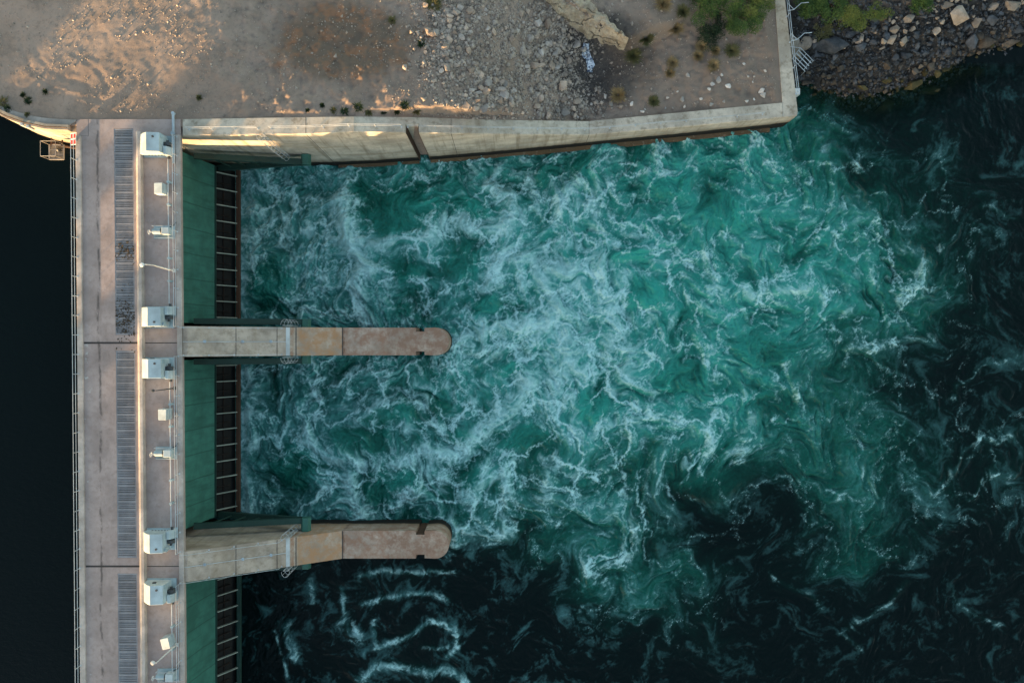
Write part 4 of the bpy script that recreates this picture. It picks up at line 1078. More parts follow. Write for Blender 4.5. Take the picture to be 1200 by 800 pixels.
ap_t = [(x,y+.52) for x, y in FOREBAY[:6]]; outer = [W(a,c,14)[:2] for a, c in ((92,140.5),(72,139.8),(50,138),(34,135),(18,130.5),(0,124),(-20,116),(-40,104))]
poly = ap_t + outer[::-1]
b.prism_z(poly, 13.7, 14.0); o = tag(b.build('concrete_path', M['apron'], None), kind='structure')

g = thing('access_platform', (-46.4, 19.3, 11.0), 'small steel cage platform hung on the reservoir corner wall', 'platform')
b = MB()
for k in range(12): x = -47.05+k*1.4/11; b.box(x,x+.04,18.55,19.95,10.96,11.0)
for y in (18.55, 19.0, 19.45, 19.9): b.box(-47.1,-45.6,y,y+.05,10.92,10.97)
b.build('floor', M['platform'], g)
b = MB(); c4 = [(-47.1,18.5),(-45.6,18.5),(-45.6,20.0),(-47.1,20.0)]
for i in range(4): p, q = c4[i], c4[(i+1)%4]; b.bar((*p,10.95),(*q,10.95),.07,.12)
b.build('frame', M['platform'], g)
for i in range(4):
    p, q = c4[i], c4[(i+1)%4]
    b = MB(); b.tube([(*p,11),(*p,12.5)], .03, 6); b.build('post', M['platform'], g)
    b = MB(); b.tube([(*p,12.5),(*q,12.5)], .03, 6); b.build('rail', M['platform'], g)
b = MB(); b.tube([(-46.1,19.5,11.02),(-46.1,19.5,11.2),(-46.1,19.5,11.35)], [.28,.22,.05], 12); b.build('winch', M['darkmetal'], g)
b = MB(); b.bar((-46.9,19.9,11),(-46.9,20.7,10.9),.1,.14); b.bar((-45.8,19.9,11),(-45.8,20.5,10.9),.1,.14); b.build('bracket', M['rust'], g)

g = thing('warning_board', (-42.75, 19.7, 14.2), 'small red and white chequered board at the reservoir corner of the bridge', 'sign')
def wb(u, v): return (-42.78+u*.62, 19.70+v*1.0, 14.42+u*.25)
b = MB(); b.add([wb(-.58,-.58)[:2]+(14.25,), wb(.58,-.58)[:2]+(14.55,), wb(.58,.58)[:2]+(14.55,), wb(-.58,.58)[:2]+(14.25,)],[(0,1,2,3)])
b.v += [(x,y,z-.04) for x,y,z in b.v[:4]]; b.f += [(7,6,5,4),(0,4,5,1),(1,5,6,2),(2,6,7,3),(3,7,4,0)]; b.build('board', M['signwhite'], g)
for u0, v0 in ((-.5,-.5),(.08,-.5),(-.5,.08),(.08,.08)):
    b = MB(); z = lambda u: 14.25+(u+.58)/1.16*.3+.012
    b.add([(wb(u,v)[0],wb(u,v)[1],z(u)) for u,v in ((u0,v0),(u0+.42,v0),(u0+.42,v0+.42),(u0,v0+.42))],[(0,1,2,3)]); b.build('red_square', M['red'], g)
b = MB(); b.tube([(-42.75,19.7,14.0),(-42.75,19.7,14.4)], .04, 6); b.build('stand', M['galv'], g)

# ================================================================== STONES
def hull_rock(seed, n=16, flat=.72, sub=True):
    rr = random.Random(seed); bm = bmesh.new()
    for _ in range(n):
        v = Vector((rr.gauss(0,1), rr.gauss(0,1), rr.gauss(0,1))).normalized()
        k = rr.uniform(.82, 1.08); bm.verts.new((v.x*k, v.y*k*rr.uniform(.85,1), v.z*k*flat))
    r = bmesh.ops.convex_hull(bm, input=bm.verts)
    junk = [e for e in r['geom_interior'] if isinstance(e, bmesh.types.BMVert)]
    bmesh.ops.delete(bm, geom=junk, context='VERTS')
    bmesh.ops.dissolve_limit(bm, angle_limit=R(14), verts=bm.verts, edges=bm.edges)
    bmesh.ops.bevel(bm, geom=bm.edges[:], offset=.035, segments=1, affect='EDGES', clamp_overlap=True)
    bmesh.ops.triangulate(bm, faces=bm.faces)
    if sub:
        bmesh.ops.subdivide_edges(bm, edges=[e for e in bm.edges if e.calc_length() > .35], cuts=1, use_grid_fill=False)
        for v in bm.verts: v.co += v.co.normalized()*.05*mnoise.noise(v.co*2.2+Vector((seed,0,0)))
    bmesh.ops.recalc_face_normals(bm, faces=bm.faces)
    return bm
ROCKS = {}
def rock_mesh(mat, k):
    if (mat, k) not in ROCKS:
        bm = hull_rock(100+k, 9+k % 5*2, (.62,.75,.85,.7)[k % 4]); me = bpy.data.meshes.new('rock'); bm.to_mesh(me); bm.free()
        me.materials.append(M[mat]); ROCKS[(mat, k)] = me
    return ROCKS[(mat, k)]
rk = random.Random(77)
def rock(name, x, y, r, mat, label, cat, group, sink=.35, sx=1, sy=1, rz=None, sz=1, z=None):
    o = bpy.data.objects.new(name, rock_mesh(mat, rk.randrange(12))); COL.objects.link(o)
    zz = float(ground_z(x, y)) if z is None else z
    o.location = (x, y, zz + r*sz*.7*(1-2*sink)); o.scale = (r*sx, r*sy, r*sz)
    o.rotation_euler = (rk.uniform(-.25,.25), rk.uniform(-.25,.25), rk.uniform(0,6.28) if rz is None else rz)
    return tag(o, label, cat, group)
def gz_of(px, py, z0=8.0):
    z = z0
    for _ in range(6):
        x, y, _z = W(px, py, z); z = z*.4+.6*float(ground_z(x, y))
    return x, y, z

# ---- rubble tipped down the slope: the stones one can pick out
big = [(240,70,26,18),(315,60,22,18),(128,182,26,22),(98,172,20,26),(208,112,20,15),(305,270,20,26),(195,355,26,28),(215,325,17,15),(320,370,24,18),(437,175,16,28),
 (410,440,24,28),(400,480,34,26),(475,470,30,20),(325,475,20,17),(355,490,24,18),(345,575,20,18),(390,580,28,30),(350,530,22,20),(480,430,20,14),(665,125,26,24),(715,125,20,34),(690,285,26,30),
 (735,350,24,34),(645,345,32,22),(685,345,24,20),(665,560,20,24),(725,605,14,24),(795,450,26,38),(790,105,20,16),(685,575,18,17),(560,165,17,15),(735,235,24,20),(830,320,15,18),(860,605,12,22),(345,335,17,15),(610,350,18,14),(760,280,16,18),(290,500,16,14)]
bl = ['pale oblong stone near the top of the rubble slope','pale round stone beside the oblong one near the top of the rubble','cream stone among the first loose heap on the left','sunlit yellow stone at the left edge of the rubble heap',
 'grey stone above the cream ones in the left heap','tall pale stone in the lower left of the rubble heap','large pinkish stone at the lower left end of the first heap','small tan stone just above the large pinkish one','flat tan stone right of the large pinkish one',
 'upright pale stone standing alone high on the rubble slope','tall tan boulder at the head of the central rubble clump','broad brown boulder, the largest of the central rubble clump','flat tan slab at the right of the central rubble clump','tan stone at the left of the central rubble clump',
 'blocky stone under the broad brown boulder','white faced stone near the wall below the central clump','reddish brown boulder close to the wall below the central clump','tan stone between the central clump and the reddish boulder','small flat stone above the tan slab',
 'round tan boulder at the foot of the cream ledge','leaning tall boulder beside the round one under the cream ledge','large pale boulder in the right arm of the rubble','tall pale slab beside the dark hollow','broad tan stone left of the tall pale slab','grey stone wedged against the tall pale slab',
 'tan stone low on the slope near the wall','narrow white stone touching the wall coping','large grey boulder at the edge of the dark hollow','cream block lying just under the ledge','stone beside the tan one low near the wall','single light stone in the middle of the gravel slope',
 'brown block on the right flank of the rubble','small pinkish stone in the dark hollow','narrow pale stone by the wall below the hollow','grey stone inside the left heap below the cream ones','small flat stone left of the broad tan one','small brown stone above the tall pale slab','small grey stone leading into the central clump']
for (zx, zy, rx, ry), lab in zip(big, bl):
    px, py = 480+zx/4.444, zy/4.444
    x, y, z = gz_of(px, py); k = z and (H_CAM-z)/F_PX/4.444
    rock('rubble_rock', x, y, 1.0, 'rubble_tan' if rk.random() < .72 else 'rubble_grey', lab, 'rubble stone', 'stones of the rubble slope', sink=.18, sx=rx*k*1.15, sy=ry*k*1.15, sz=(rx+ry)*k*.55, rz=rk.uniform(-.15,.15))
def in_rubble(px, py):
    if py < -6 or py > 141 or (py > 133 and px < 560): return 0
    d = 0
    for cx, cy, rx, ry, w in ((526,52,24,40,1),(576,108,30,30,1),(648,60,26,62,1),(600,40,60,40,.18),(664,126,30,14,.9),(545,18,40,18,.5),(765,125,110,18,.10),(870,95,45,18,.16)):
        d = max(d, w*math.exp(-(((px-cx)/rx)**2+((py-cy)/ry)**2)*1.1))
    return d
placed = []; tries = 0
while len(placed) < 250 and tries < 30000:
    tries += 1; px, py = rk.uniform(490, 930), rk.uniform(-4, 140)
    if rk.random() > in_rubble(px, py): continue
    x, y, z = gz_of(px, py); r = min(.17+rk.expovariate(1/.12), .56)
    if any((x-a)**2+(y-c)**2 < ((r+q)*.8)**2 for a, c, q in placed): continue
    if y < on(WALL_BK, x, 1)+r+.05 or x > 28: continue
    placed.append((x, y, r)); tan = rk.random() < .55
    if px > 730:
        rock('rubble_rock', x, y, r*.8, 'white_stone', 'small whitish stone strewn on the bare brown ground by the wall corner', 'stone', 'whitish stones on the lower bench', sx=1.2)
    else:
        rock('rubble_rock', x, y, r, 'rubble_tan' if tan else 'rubble_grey', ('small tan stone lying loose on the rubble slope' if tan else 'small grey stone lying loose on the rubble slope'), 'rubble stone', 'loose tan rubble stones' if tan else 'loose grey rubble stones', sink=.25, sx=rk.uniform(.9,1.35))

for px, py, r, lab in ((892,107,.36,'largest white stone on the bare ground near the wall corner'),(875,119,.26,'white stone resting against the corner coping'),(833,123,.30,'pinkish white stone by the wall, left of the corner'),(802,125,.24,'long white stone lying askew by the wall'),(740,122,.26,'white stone right of the round tan shrub'),(709,113,.30,'pale stone left of the round tan shrub'),(782,115,.2,'white pebble sized stone above the wall, left of the askew one'),(753,131,.3,'pale flat stone on the ground touching the wall')):
    x, y, z = gz_of(px, py, 5); rock('white_stone', x, y, r, 'white_stone', lab, 'stone', 'white stones on the lower bench', sink=.25, sx=1.2, sy=.8)

# ---- rock ledge
def ledge():
    pts = [(632,-14,1.5),(655,0,1.7),(672,10,1.65),(690,20,1.5),(705,30,1.25),(718,38,.85),(727,44,.45),(735,49,.2)]
    b = MB(); rr = random.Random(3); nx = 7
    rows = []
    fine = []
    for (a0,b0,w0),(a1,b1,w1) in zip(pts[:-1],pts[1:]):
        for k in range(5): f = k/5; fine.append((a0+(a1-a0)*f, b0+(b1-b0)*f, w0+(w1-w0)*f))
    fine.append(pts[-1])
    for i, (px, py, w) in enumerate(fine):
        x, y, z = W(px, py, 7.0); jag = mnoise.noise(Vector((px*.11, 1, 2)))
        zl = float(ground_z(x-.9, y-1.5)); zh = float(ground_z(x+.9, y+1.8))
        row = []
        prof = ((-1.15,-.35,0),(-1.0,.25,0),(-.62,.55,0),(-.5,.72,0),(-.05,.86,0),(.08,1.0,0),(.6,1.06,0),(1.0,.98,0),(1.25,.80,0))
        for j, (o_, h, _) in enumerate(prof):
            nse = mnoise.noise(Vector((px*.05, j*1.3, 5)))*.34 + mnoise.noise(Vector((px*.21, j*2.3, 9)))*.26
            d = o_*w*.72 + jag*.35; zz = zl + (zh-zl)*h + nse*.9*(0 < h) + .55*(.2 < h)
            row.append((x+d*.42+nse*.3, y+d*.9, zz))
        rows.append(row)
    m = len(rows[0]); vs = [p for r_ in rows for p in r_]; fs = []
    for i in range(len(rows)-1):
        for j in range(m-1): a = i*m+j; fs.append((a, a+1, a+m+1, a+m))
    n0 = len(vs); vs += [(r_[0][0], r_[0][1], r_[0][2]-2) for r_ in rows] + [(r_[-1][0], r_[-1][1], r_[-1][2]-2.5) for r_ in rows]
    L = len(rows)
    for i in range(L-1): fs += [(i*m, (i+1)*m, n0+i+1, n0+i), (i*m+m-1, n0+L+i, n0+L+i+1, (i+1)*m+m-1), (n0+i, n0+i+1, n0+L+i+1, n0+L+i)]
    for e in (0, L-1): fs.append(tuple([e*m+j for j in range(m)]+[n0+L+e, n0+e]))
    b.add(vs, fs); tag(b.build('rock_ledge', M['outcrop'], None), 'cream coloured rock ledge above the dark hollow, right of the rubble', 'rock ledge')
ledge()

# ---- riprap on the bank right of the end wall
SH = lambda px: float(np.interp(px, [p[0] for p in SHORE_PX], [p[1] for p in SHORE_PX]))
TOP = lambda px: float(np.interp(px, [930,950,975,1000,1030,1060,1085,1110,1200], [70,46,36,32,26,18,6,-10,-10]))
placed = []
def rip(px, py, rx, ry, mat, lab, group, rz=None, sink=.3):
    x, y, z = gz_of(px, py, 2.0); k = (H_CAM-z)/F_PX
    placed.append((x, y, (rx+ry)*.5*k))
    rock('riprap_boulder', x, y, 1.0, mat, lab, 'boulder', group, sx=rx*k, sy=ry*k, sz=(rx+ry)*.42*k, rz=rz, sink=sink)
G1 = 'big boulders of the river bank'
for a in ((1124,20,19,15,'rock_tan','largest tan slab of the river bank, near the top edge',.1),(1062,23,9,7,'rock_tan','pale square boulder left of the largest tan slab',.2),(1085,10,8,6,'rock_tan','tan boulder against the green bush at the top edge',.5),
 (1108,7,9,5,'rock_tan','long tan boulder at the top edge above the largest slab',.1),(1097,36,7,6,'rock_tan','tan boulder under the left corner of the largest slab',.9),(993,41,12,7,'rock_dark','grey boulder at the left head of the stone bank',-.1),(968,54,25,13,'rock_dark','broad blue black boulder beside the steel ladder frame',-.12),
 (960,66,9,7,'rock_dark','dark boulder under the broad blue black one',0),(986,81,8,6,'rock_brown','rounded brown boulder low on the bank near the ladder frame',.2),(1038,77,8,9,'rock_brown','upright brown boulder in the middle of the lower bank',.1),(1041,95,10,5,'rock_moss','mossy boulder at the waterline below the upright brown one',.2),
 (1008,104,10,4,'rock_moss','flat mossy boulder awash at the waterline',-.2),(1155,50,11,10,'rock_brown','brown boulder standing over the bend of the shore',.3),(1137,48,7,15,'rock_dark','tall dark boulder beside the brown one at the bend',-.2),(1163,24,11,9,'rock_dark','blue grey boulder right of the largest slab',.3),(1144,27,8,8,'rock_tan','small tan boulder at the right edge of the largest slab',.4),
 (1185,8,14,8,'rock_tan','long tan boulder in the top right corner',0),(1160,8,12,7,'rock_tan','tan boulder at the top edge, second from the right corner',.2),(1192,35,9,7,'rock_dark','dark boulder at the right edge of the photo',0),(1183,52,13,6,'rock_brown','brown shelf like boulder at the right edge by the water',.1),(1110,80,9,6,'rock_moss','yellowish mossy boulder at the shore bend',.5),
 (1150,85,11,12,'rock_moss','drowned olive boulder in shallow water off the bend',0),(1068,100,14,8,'rock_moss','drowned olive boulder in the shallows below the bank',.3),(1035,125,14,12,'rock_moss','large drowned boulder seen through the water',.4),(1090,105,16,8,'rock_moss','drowned boulder in the shallows right of the bank',.1),(1198,72,9,8,'rock_moss','drowned boulder at the right edge of the photo',0),
 (1008,56,9,6,'rock_dark','dark grey boulder in the middle of the upper bank',.3),(1060,66,10,6,'rock_dark','flat dark boulder at the heart of the bank',-.2),(945,98,8,6,'rock_brown','brown boulder at the foot of the end wall',.2),(1110,30,5,5,'rock_dark','small dark boulder shading the largest slab',0)):
    rip(a[0],a[1],a[2],a[3],a[4],a[5],G1,a[6], sink=.32 if a[1] < SH(a[0]) else .45)
tries = 0; cnt = 0
while cnt < 262 and tries < 40000:
    tries += 1; px = rk.uniform(934, 1204); py = rk.uniform(TOP(px)-3, SH(px)+3)
    x, y, z = gz_of(px, py, 2.0)
    if x < 31.75-(y-24.8)*.0 and y > 31.5 and x < 32.6: continue
    if x < 31.8: continue
    r = .20+min(rk.expovariate(1/.18), .62)*(1 if tries < 6000 else .5)
    if any((x-a)**2+(y-c)**2 < ((r+q)*.66)**2 for a, c, q in placed): continue
    f = (py-TOP(px))/max(SH(px)-TOP(px), 1) + rk.uniform(-.12,.12)
    if f < .34: m_, lab, gr = ('rock_tan','tan broken stone packed in the upper river bank','tan stones of the upper bank') if rk.random() < (.72 if px > 1040 else .35) else ('rock_dark','dark grey stone packed in the river bank','dark stones of the river bank')
    elif f < .68: m_, lab, gr = ('rock_dark','dark grey stone packed in the river bank','dark stones of the river bank')
    elif f < .98: m_, lab, gr = ('rock_brown','brown stone in the lower river bank near the water','brown stones of the lower bank')
    else: m_, lab, gr = ('rock_moss','olive mossy stone at the waterline','mossy stones at the waterline')
    placed.append((x, y, r)); cnt += 1
    rock('riprap_boulder', x, y, r, m_, lab, 'boulder', gr, sink=.28, sx=rk.uniform(.9,1.4), sy=rk.uniform(.75,1.05))

# ---- loose gravel: one object of thousands of chips
def chips(name, pts, mat, label=None):
    rg = np.random.RandomState(12); n = len(pts); P = np.array([p[:3] for p in pts]); r = np.array([p[3] for p in pts])
    base = np.array([(1,0,0),(-.5,.87,0),(-.5,-.87,0),(.1,.1,.8),(-.2,0,-.7),(.55,.8,.25)])
    V = base[None]*(1+rg.uniform(-.35,.35,(n,6,3))); a = rg.uniform(0,6.28,n); c, s = np.cos(a)[:,None], np.sin(a)[:,None]
    V = np.stack([V[...,0]*c-V[...,1]*s, V[...,0]*s+V[...,1]*c, V[...,2]], -1)*r[:,None,None] + P[:,None,:]
    F = np.array([(0,5,3),(5,1,3),(1,2,3),(2,0,3),(5,0,4),(1,5,4),(2,1,4),(0,2,4)])
    FF = (F[None]+6*np.arange(n)[:,None,None]).reshape(-1,3).astype(np.int32)
    me = bpy.data.meshes.new(name); me.vertices.add(n*6); me.vertices.foreach_set('co', V.astype(np.float32).ravel())
    me.loops.add(FF.size); me.loops.foreach_set('vertex_index', FF.ravel()); me.polygons.add(len(FF)); me.polygons.foreach_set('loop_start', np.arange(0,FF.size,3,dtype=np.int32))
    me.update(calc_edges=True); me.materials.append(mat); o = bpy.data.objects.new(name, me); COL.objects.link(o); return o
rg = np.random.RandomState(31)
X = rg.uniform(-12, 15, 90000); Y = rg.uniform(22, 36.5, 90000); Zg = ground_z(X, Y)
PX = 600+X*F_PX/(H_CAM-Zg); PY = 400-Y*F_PX/(H_CAM-Zg)
pr = np.zeros_like(X)
for cx, cy, rx, ry, w in ((530,55,30,46,1.3),(575,105,42,32,1.3),(640,60,34,66,1.2),(600,40,70,52,.5),(660,125,36,16,1),(545,20,45,26,.7)): pr = np.maximum(pr, w*np.exp(-(((PX-cx)/rx)**2+((PY-cy)/ry)**2)*1.0))
keep = (rg.rand(len(X)) < pr*(.50+.38*tex(T2, X, Y, 9.))) & (Y > np.interp(X, [p[0] for p in WALL_BK], [p[1] for p in WALL_BK])+.1)
pts = [(x, y, z+.01, .04+rg.exponential(.058)) for x, y, z in zip(X[keep], Y[keep], Zg[keep])]
o = chips('gravel', pts, M['gravel']); tag(o, 'loose grey gravel covering the rubble slope', 'gravel', kind='stuff')
X = rg.uniform(-55, 29, 12000); Y = rg.uniform(22.2, 36.5, len(X)); Zg = ground_z(X, Y)
ok = (Y > np.interp(X, [p[0] for p in WALL_BK], [p[1] for p in WALL_BK])+.3) & ((X > -42) | (Y > 25.5)) & (tex(T1, X, Y, 30.) > -.7)
pts = [(x, y, z+.005, .025+rg.exponential(.028)) for x, y, z in zip(X[ok], Y[ok], Zg[ok])]
o = chips('gravel', pts, M['gravel']); tag(o, 'scattered pebbles on the dusty ground', 'pebbles', kind='stuff')
X = rg.uniform(31.6, 62, 6000); Y = rg.uniform(26.5, 40, len(X)); Zg = ground_z(X, Y)
ok = (Zg > -.7) & (Zg < 4.1)
pts = [(x, y, z+.03, .07+rg.exponential(.06)) for x, y, z in zip(X[ok], Y[ok], Zg[ok])]
o = chips('bank_stones', pts, M['rock_dark']); tag(o, 'small dark stones filling the gaps of the river bank', 'small stones', kind='stuff')

# ================================================================== PLANTS
def leaves(center_list, n, size, seed, droop=.2):
    rg = np.random.RandomState(seed); vs = []; fs = []
    tot = sum(c[3]*c[4] for c in center_list)
    for cx, cy, cz, rx, rz in center_list:
        k = int(n*rx*rz/tot)
        d = rg.randn(k,3); d /= np.linalg.norm(d,axis=1)[:,None]; rad = rg.uniform(.25,1.06,k)**.6
        p = d*rad[:,None]*np.array([rx,rx,rz]); p[:,2] = np.abs(p[:,2])*.9; p += np.array([cx,cy,cz])
        for q in p:
            s = size*rg.uniform(.5,1.35); a = rg.uniform(0,6.28); t = rg.uniform(-.9,.9); t2 = rg.uniform(-.6,.6)
            u = np.array([math.cos(a)*math.cos(t), math.sin(a)*math.cos(t), math.sin(t)])*s
            w = np.cross(u, [0,0,1]); w = w/max(np.linalg.norm(w),1e-6)*s*.42; w[2] += s*.3*t2
            m = len(vs); vs += [tuple(q-u*.5), tuple(q+w*.5), tuple(q+u*.6), tuple(q-w*.5)]; fs.append((m,m+1,m+2,m+3))
    return vs, fs
def bush(name, px, py, r, h, n, mat, label, cat, group, seed, size=.16, blobs=13, lit=None):
    x, y, z = gz_of(px, py, 5)
    rr = random.Random(seed); g = thing(name, (x, y, z), label, cat, group)
    cl = []
    for i in range(blobs):
        a = rr.uniform(0,6.28); d = r*rr.uniform(0,.85)**.7; k = rr.uniform(.22,.46)*r
        cl.append((x+d*math.cos(a), y+d*math.sin(a), z+h*rr.uniform(.05,.55)*(1-d/r*.5), k, h*rr.uniform(.25,.45)))
    vs, fs = leaves(cl, n, size, seed); b = MB(); b.add(vs, fs)
    me = bpy.data.meshes.new('foliage'); me.from_pydata([(p[0]-x,p[1]-y,p[2]-z) for p in vs], [], fs); me.materials.append(M[mat])
    o = bpy.data.objects.new('foliage', me); COL.objects.link(o); o.parent = g
    b = MB()
    for c in cl: b.tube([(x+(c[0]-x)*.15, y+(c[1]-y)*.15, z-.1), ((x+c[0])/2,(y+c[1])/2,(z+c[2])/2+.1), c[:3]], [.05*r,.03*r,.012*r], 5)
    b.build('stem', M['stem'], g)
    return g
BG = 'green bushes at the top edge'
bush('green_bush', 822, 4, 2.6, 2.8, 5200, 'leaf_green', 'mid green bush left of the yellow tipped one at the top edge', 'bush', BG, 1)
bush('green_bush', 860, 16, 3.0, 3.8, 8000, 'leaf_green', 'large green bush with sunlit yellow tips at the top edge', 'bush', BG, 2)
bush('green_bush', 884, 2, 2.2, 3.2, 4200, 'leaf_yellow', 'yellow green bush nearest the end wall, cut by the top edge', 'bush', BG, 3)
bush('green_bush', 952, 16, 2.1, 1.6, 4200, 'leaf_green', 'dark bush just right of the end wall and its forked brackets', 'bush', BG, 4)
bush('green_bush', 968, 34, 1.7, .8, 2600, 'grass_olive', 'low olive scrub on the bank above the blue black boulder', 'bush', BG, 5, size=.12)
bush('green_bush', 1000, 10, 2.5, 1.3, 5600, 'leaf_yellow', 'bright grassy green bush between the end wall and the stone bank', 'bush', BG, 6, size=.13)
bush('green_bush', 1080, 5, 1.8, 1.4, 3200, 'leaf_green', 'small dense green bush at the head of the stone bank', 'bush', BG, 7)
bush('green_bush', 838, 38, 1.9, 1.1, 2600, 'leaf_dark', 'dark low bush under the large yellow tipped one', 'bush', BG, 8)
bush('green_bush', 972, 2, 2.4, 1.4, 4400, 'leaf_green', 'rounded green bush at the top edge, second right of the end wall', 'bush', BG, 10)
bush('green_bush', 1028, 20, 1.4, .8, 2000, 'leaf_yellow', 'pale green scrub at the head of the stones, right of the grassy bush', 'bush', BG, 11, size=.12)
bush('green_bush', 1130, -6, 1.0, .8, 900, 'leaf_green', 'little green bush at the top edge above the largest tan slab', 'bush', BG, 9)

def tuft(name, px, py, r, h, n, mat, label, cat, group, seed, wid=.018):
    x, y, z = gz_of(px, py, 6); rg = random.Random(seed); b = MB()
    for _ in range(n):
        a = rg.uniform(0,6.28); el = rg.uniform(.25,1.35); L = h*rg.uniform(.6,1.1); rr_ = r*rg.uniform(0,.35)
        c = (x+rr_*math.cos(a), y+rr_*math.sin(a), z-.03); hx = math.cos(el)*L*r/h; e = (c[0]+hx*math.cos(a+rg.uniform(-.5,.5)), c[1]+hx*math.sin(a+rg.uniform(-.5,.5)), z+math.sin(el)*L)
        w = wid*rg.uniform(.6,1.4); pa = a+1.57
        m = ((c[0]+e[0])/2+rg.uniform(-.05,.05)*r, (c[1]+e[1])/2+rg.uniform(-.05,.05)*r, (c[2]+e[2])/2+.12*h)
        dx, dy = math.cos(pa)*w, math.sin(pa)*w
        b.add([(c[0]-dx,c[1]-dy,c[2]),(c[0]+dx,c[1]+dy,c[2]),(m[0]+dx,m[1]+dy,m[2]),(m[0]-dx,m[1]-dy,m[2]),e],[(0,1,2,3),(3,2,4)])
    me = bpy.data.meshes.new(name); me.from_pydata([(p[0]-x,p[1]-y,p[2]-z) for p in b.v], [], b.f); me.materials.append(M[mat])
    o = bpy.data.objects.new(name, me); COL.objects.link(o); o.location = (x, y, z)
    return tag(o, label, cat, group)
DG = 'dry tan shrubs on the lower bench'
for k, (px, py, r, h, mat, lab) in enumerate(((724,112,1.0,.75,'grass_dry','round tan shrub standing by itself above the wall'),(788,74,.75,.6,'grass_dry','narrow tan shrub in the middle of the lower bench'),(785,86,.6,.45,'grass_dry','small tan shrub just below the narrow one'),
    (836,77,.8,.55,'grass_dry','tan shrub lowest of the row under the green bushes'),(822,55,.75,.6,'grass_dry','tan shrub uppermost of the row under the green bushes'),(818,66,.65,.5,'grass_dry','tan shrub at the left end of the row under the green bushes'),(858,60,.9,.5,'grass_olive','flat olive shrub under the yellow tipped bush'),(838,60,.6,.45,'grass_dry','small tan shrub between the olive one and the row'),
    (742,66,1.1,.7,'grass_olive','wide olive shrub at the right of the dark hollow'),(757,46,1.0,.8,'grass_olive','olive shrub at the end of the cream ledge'),(792,34,.95,.8,'grass_dry','pale brown shrub under the left green bush'),(777,5,1.1,.8,'grass_dry','tan shrub at the top edge left of the green bushes'),(766,119,.7,.4,'grass_olive','faint olive shrub by the wall right of the round tan one'),(800,15,.9,.8,'grass_olive','grey green shrub touching the left green bush'),(508,6,1.0,.6,'grass_olive','orange green shrub at the top edge above the rubble heap'))):
    tuft('dry_shrub', px, py, r, h, 420, mat, lab, 'shrub', DG, 40+k, .028)
WG = 'small weeds along the wall and path'
for k, (px, py, r, lab) in enumerate(((4,121,.9,'dark green weed clump at the left edge on the path'),(10,128,.6,'green weed clump hanging over the path, second from the left edge'),(34,119,.6,'green weed on the dust above the curved path'),(33,135,.4,'small weed on the edge of the curved path'),(28,112,.4,'small weed above the green one near the curved path'),
    (54,108,.4,'brownish weed right of those at the curved path'),(234,115,.4,'single dark weed on bare dust above the sunlit handrail'),(378,124,.35,'tiny weed above the wall, left of the weed row'),(361,130,.3,'tiny weed at the wall, leftmost of the weed row'),(391,130,.5,'weed at the left end of the row along the wall'),(404,131,.6,'weed in the row along the wall, under the rusty earth'),
    (420,126,.75,'largest green weed in the row along the wall'),(432,132,.6,'weed beside the largest one in the row along the wall'),(450,132,.45,'thin weed in the gap of the row along the wall'),(475,124,.8,'bushy green weed near the dark slot'),(487,128,.7,'green weed right of the bushy one near the dark slot'),(465,130,.5,'low weed left of the bushy one near the dark slot'),(494,52,.6,'weed at the left edge of the rubble heap'),(460,25,.6,'dark weed on the dust left of the rubble heap'))):
    tuft('weed', px, py, r*.8, .35, 120, 'leaf_dark' if k % 3 else 'grass_olive', lab, 'weed', WG, 80+k, .03)

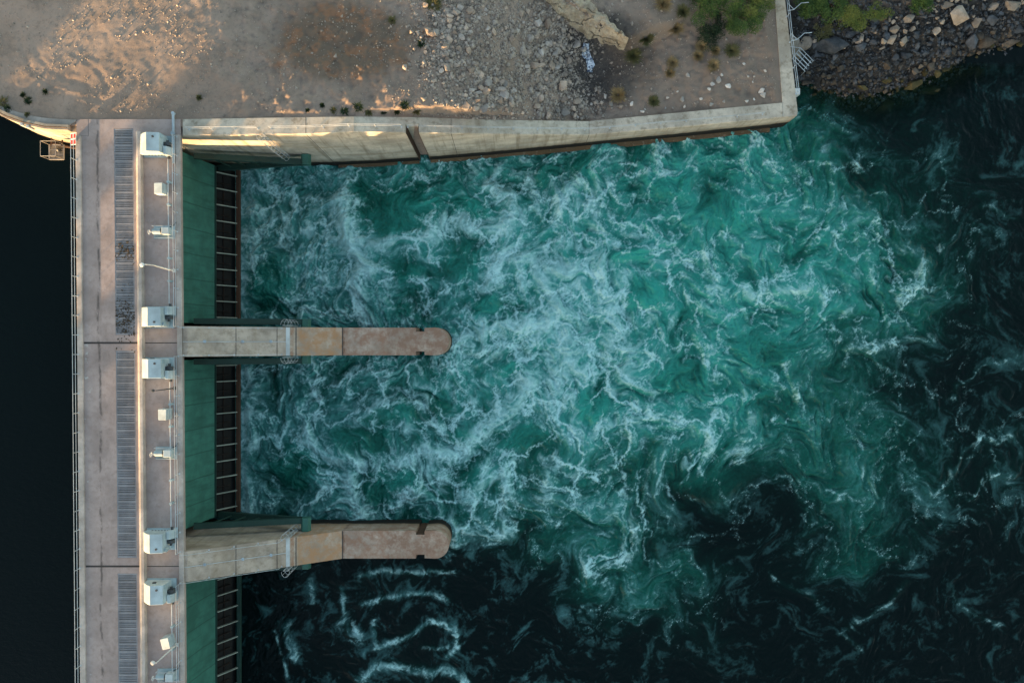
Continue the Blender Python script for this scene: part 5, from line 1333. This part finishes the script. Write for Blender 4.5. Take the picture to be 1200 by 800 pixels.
# crumpled sheet in the hollow
def sheet():
    b = MB(); nx, ny = 16, 30; vs = []
    for j in range(ny):
        for i in range(nx):
            u, v = i/(nx-1)-.5, j/(ny-1)-.5
            px = 689 + u*(10-6*abs(v))+ 5*math.sin(v*5)*(.6) + 2*mnoise.noise(Vector((u*4,v*6,1))); py = 68 + v*33 + 2*mnoise.noise(Vector((u*5,v*5,7)))
            x, y, z = gz_of(px, py, 5); vs.append((x, y, z+.10+.16*abs(mnoise.noise(Vector((u*7,v*12,3))))+.10*mnoise.noise(Vector((u*15,v*26,3)))))
    fs = [(j*nx+i, j*nx+i+1, (j+1)*nx+i+1, (j+1)*nx+i) for j in range(ny-1) for i in range(nx-1)]
    top = len(vs); vs += [(p[0],p[1],p[2]-.02) for p in vs]; fs += [tuple(k+top for k in q[::-1]) for q in fs]
    b.add(vs, fs); tag(b.build('crumpled_sheet', M['tarp'], None), 'crumpled bluish white plastic sheet lying in the dark hollow', 'plastic sheet')
sheet()

# ================================================================== LIGHT AND CAMERA
w = bpy.data.worlds.new('World'); S.world = w; w.use_nodes = True
nt = w.node_tree; bg = nt.nodes['Background']
sk = nt.nodes.new('ShaderNodeTexSky'); sk.sky_type = 'NISHITA'; sk.sun_disc = False
sk.sun_elevation = SUN_EL; sk.sun_rotation = R(225); sk.altitude = 200; sk.air_density = 1.0; sk.dust_density = 1.0; sk.ozone_density = .6
nt.links.new(sk.outputs[0], bg.inputs[0]); bg.inputs[1].default_value = .15
sun = bpy.data.lights.new('sun', 'SUN'); sun.energy = 4.3; sun.angle = R(.5); sun.color = (1.0, .63, .29)
so = bpy.data.objects.new('sun', sun); COL.objects.link(so)
d = Vector((math.cos(SUN_EL)*math.sqrt(.5), math.cos(SUN_EL)*math.sqrt(.5), -math.sin(SUN_EL)))
so.rotation_euler = d.to_track_quat('-Z', 'Y').to_euler(); so.location = (-80, -80, 60)
cam = bpy.data.cameras.new('camera'); cam.lens = F_PX/1200*36; cam.sensor_width = 36; cam.clip_end = 9000; cam.clip_start = .5
co = bpy.data.objects.new('camera', cam); COL.objects.link(co); co.location = (0, 0, H_CAM); S.camera = co
S.view_settings.view_transform = 'Standard'; S.view_settings.look = 'None'; S.view_settings.exposure = 2.1; S.view_settings.gamma = 1
S.view_settings.use_curve_mapping = False
S.cycles.max_bounces = 6; S.cycles.transparent_max_bounces = 8
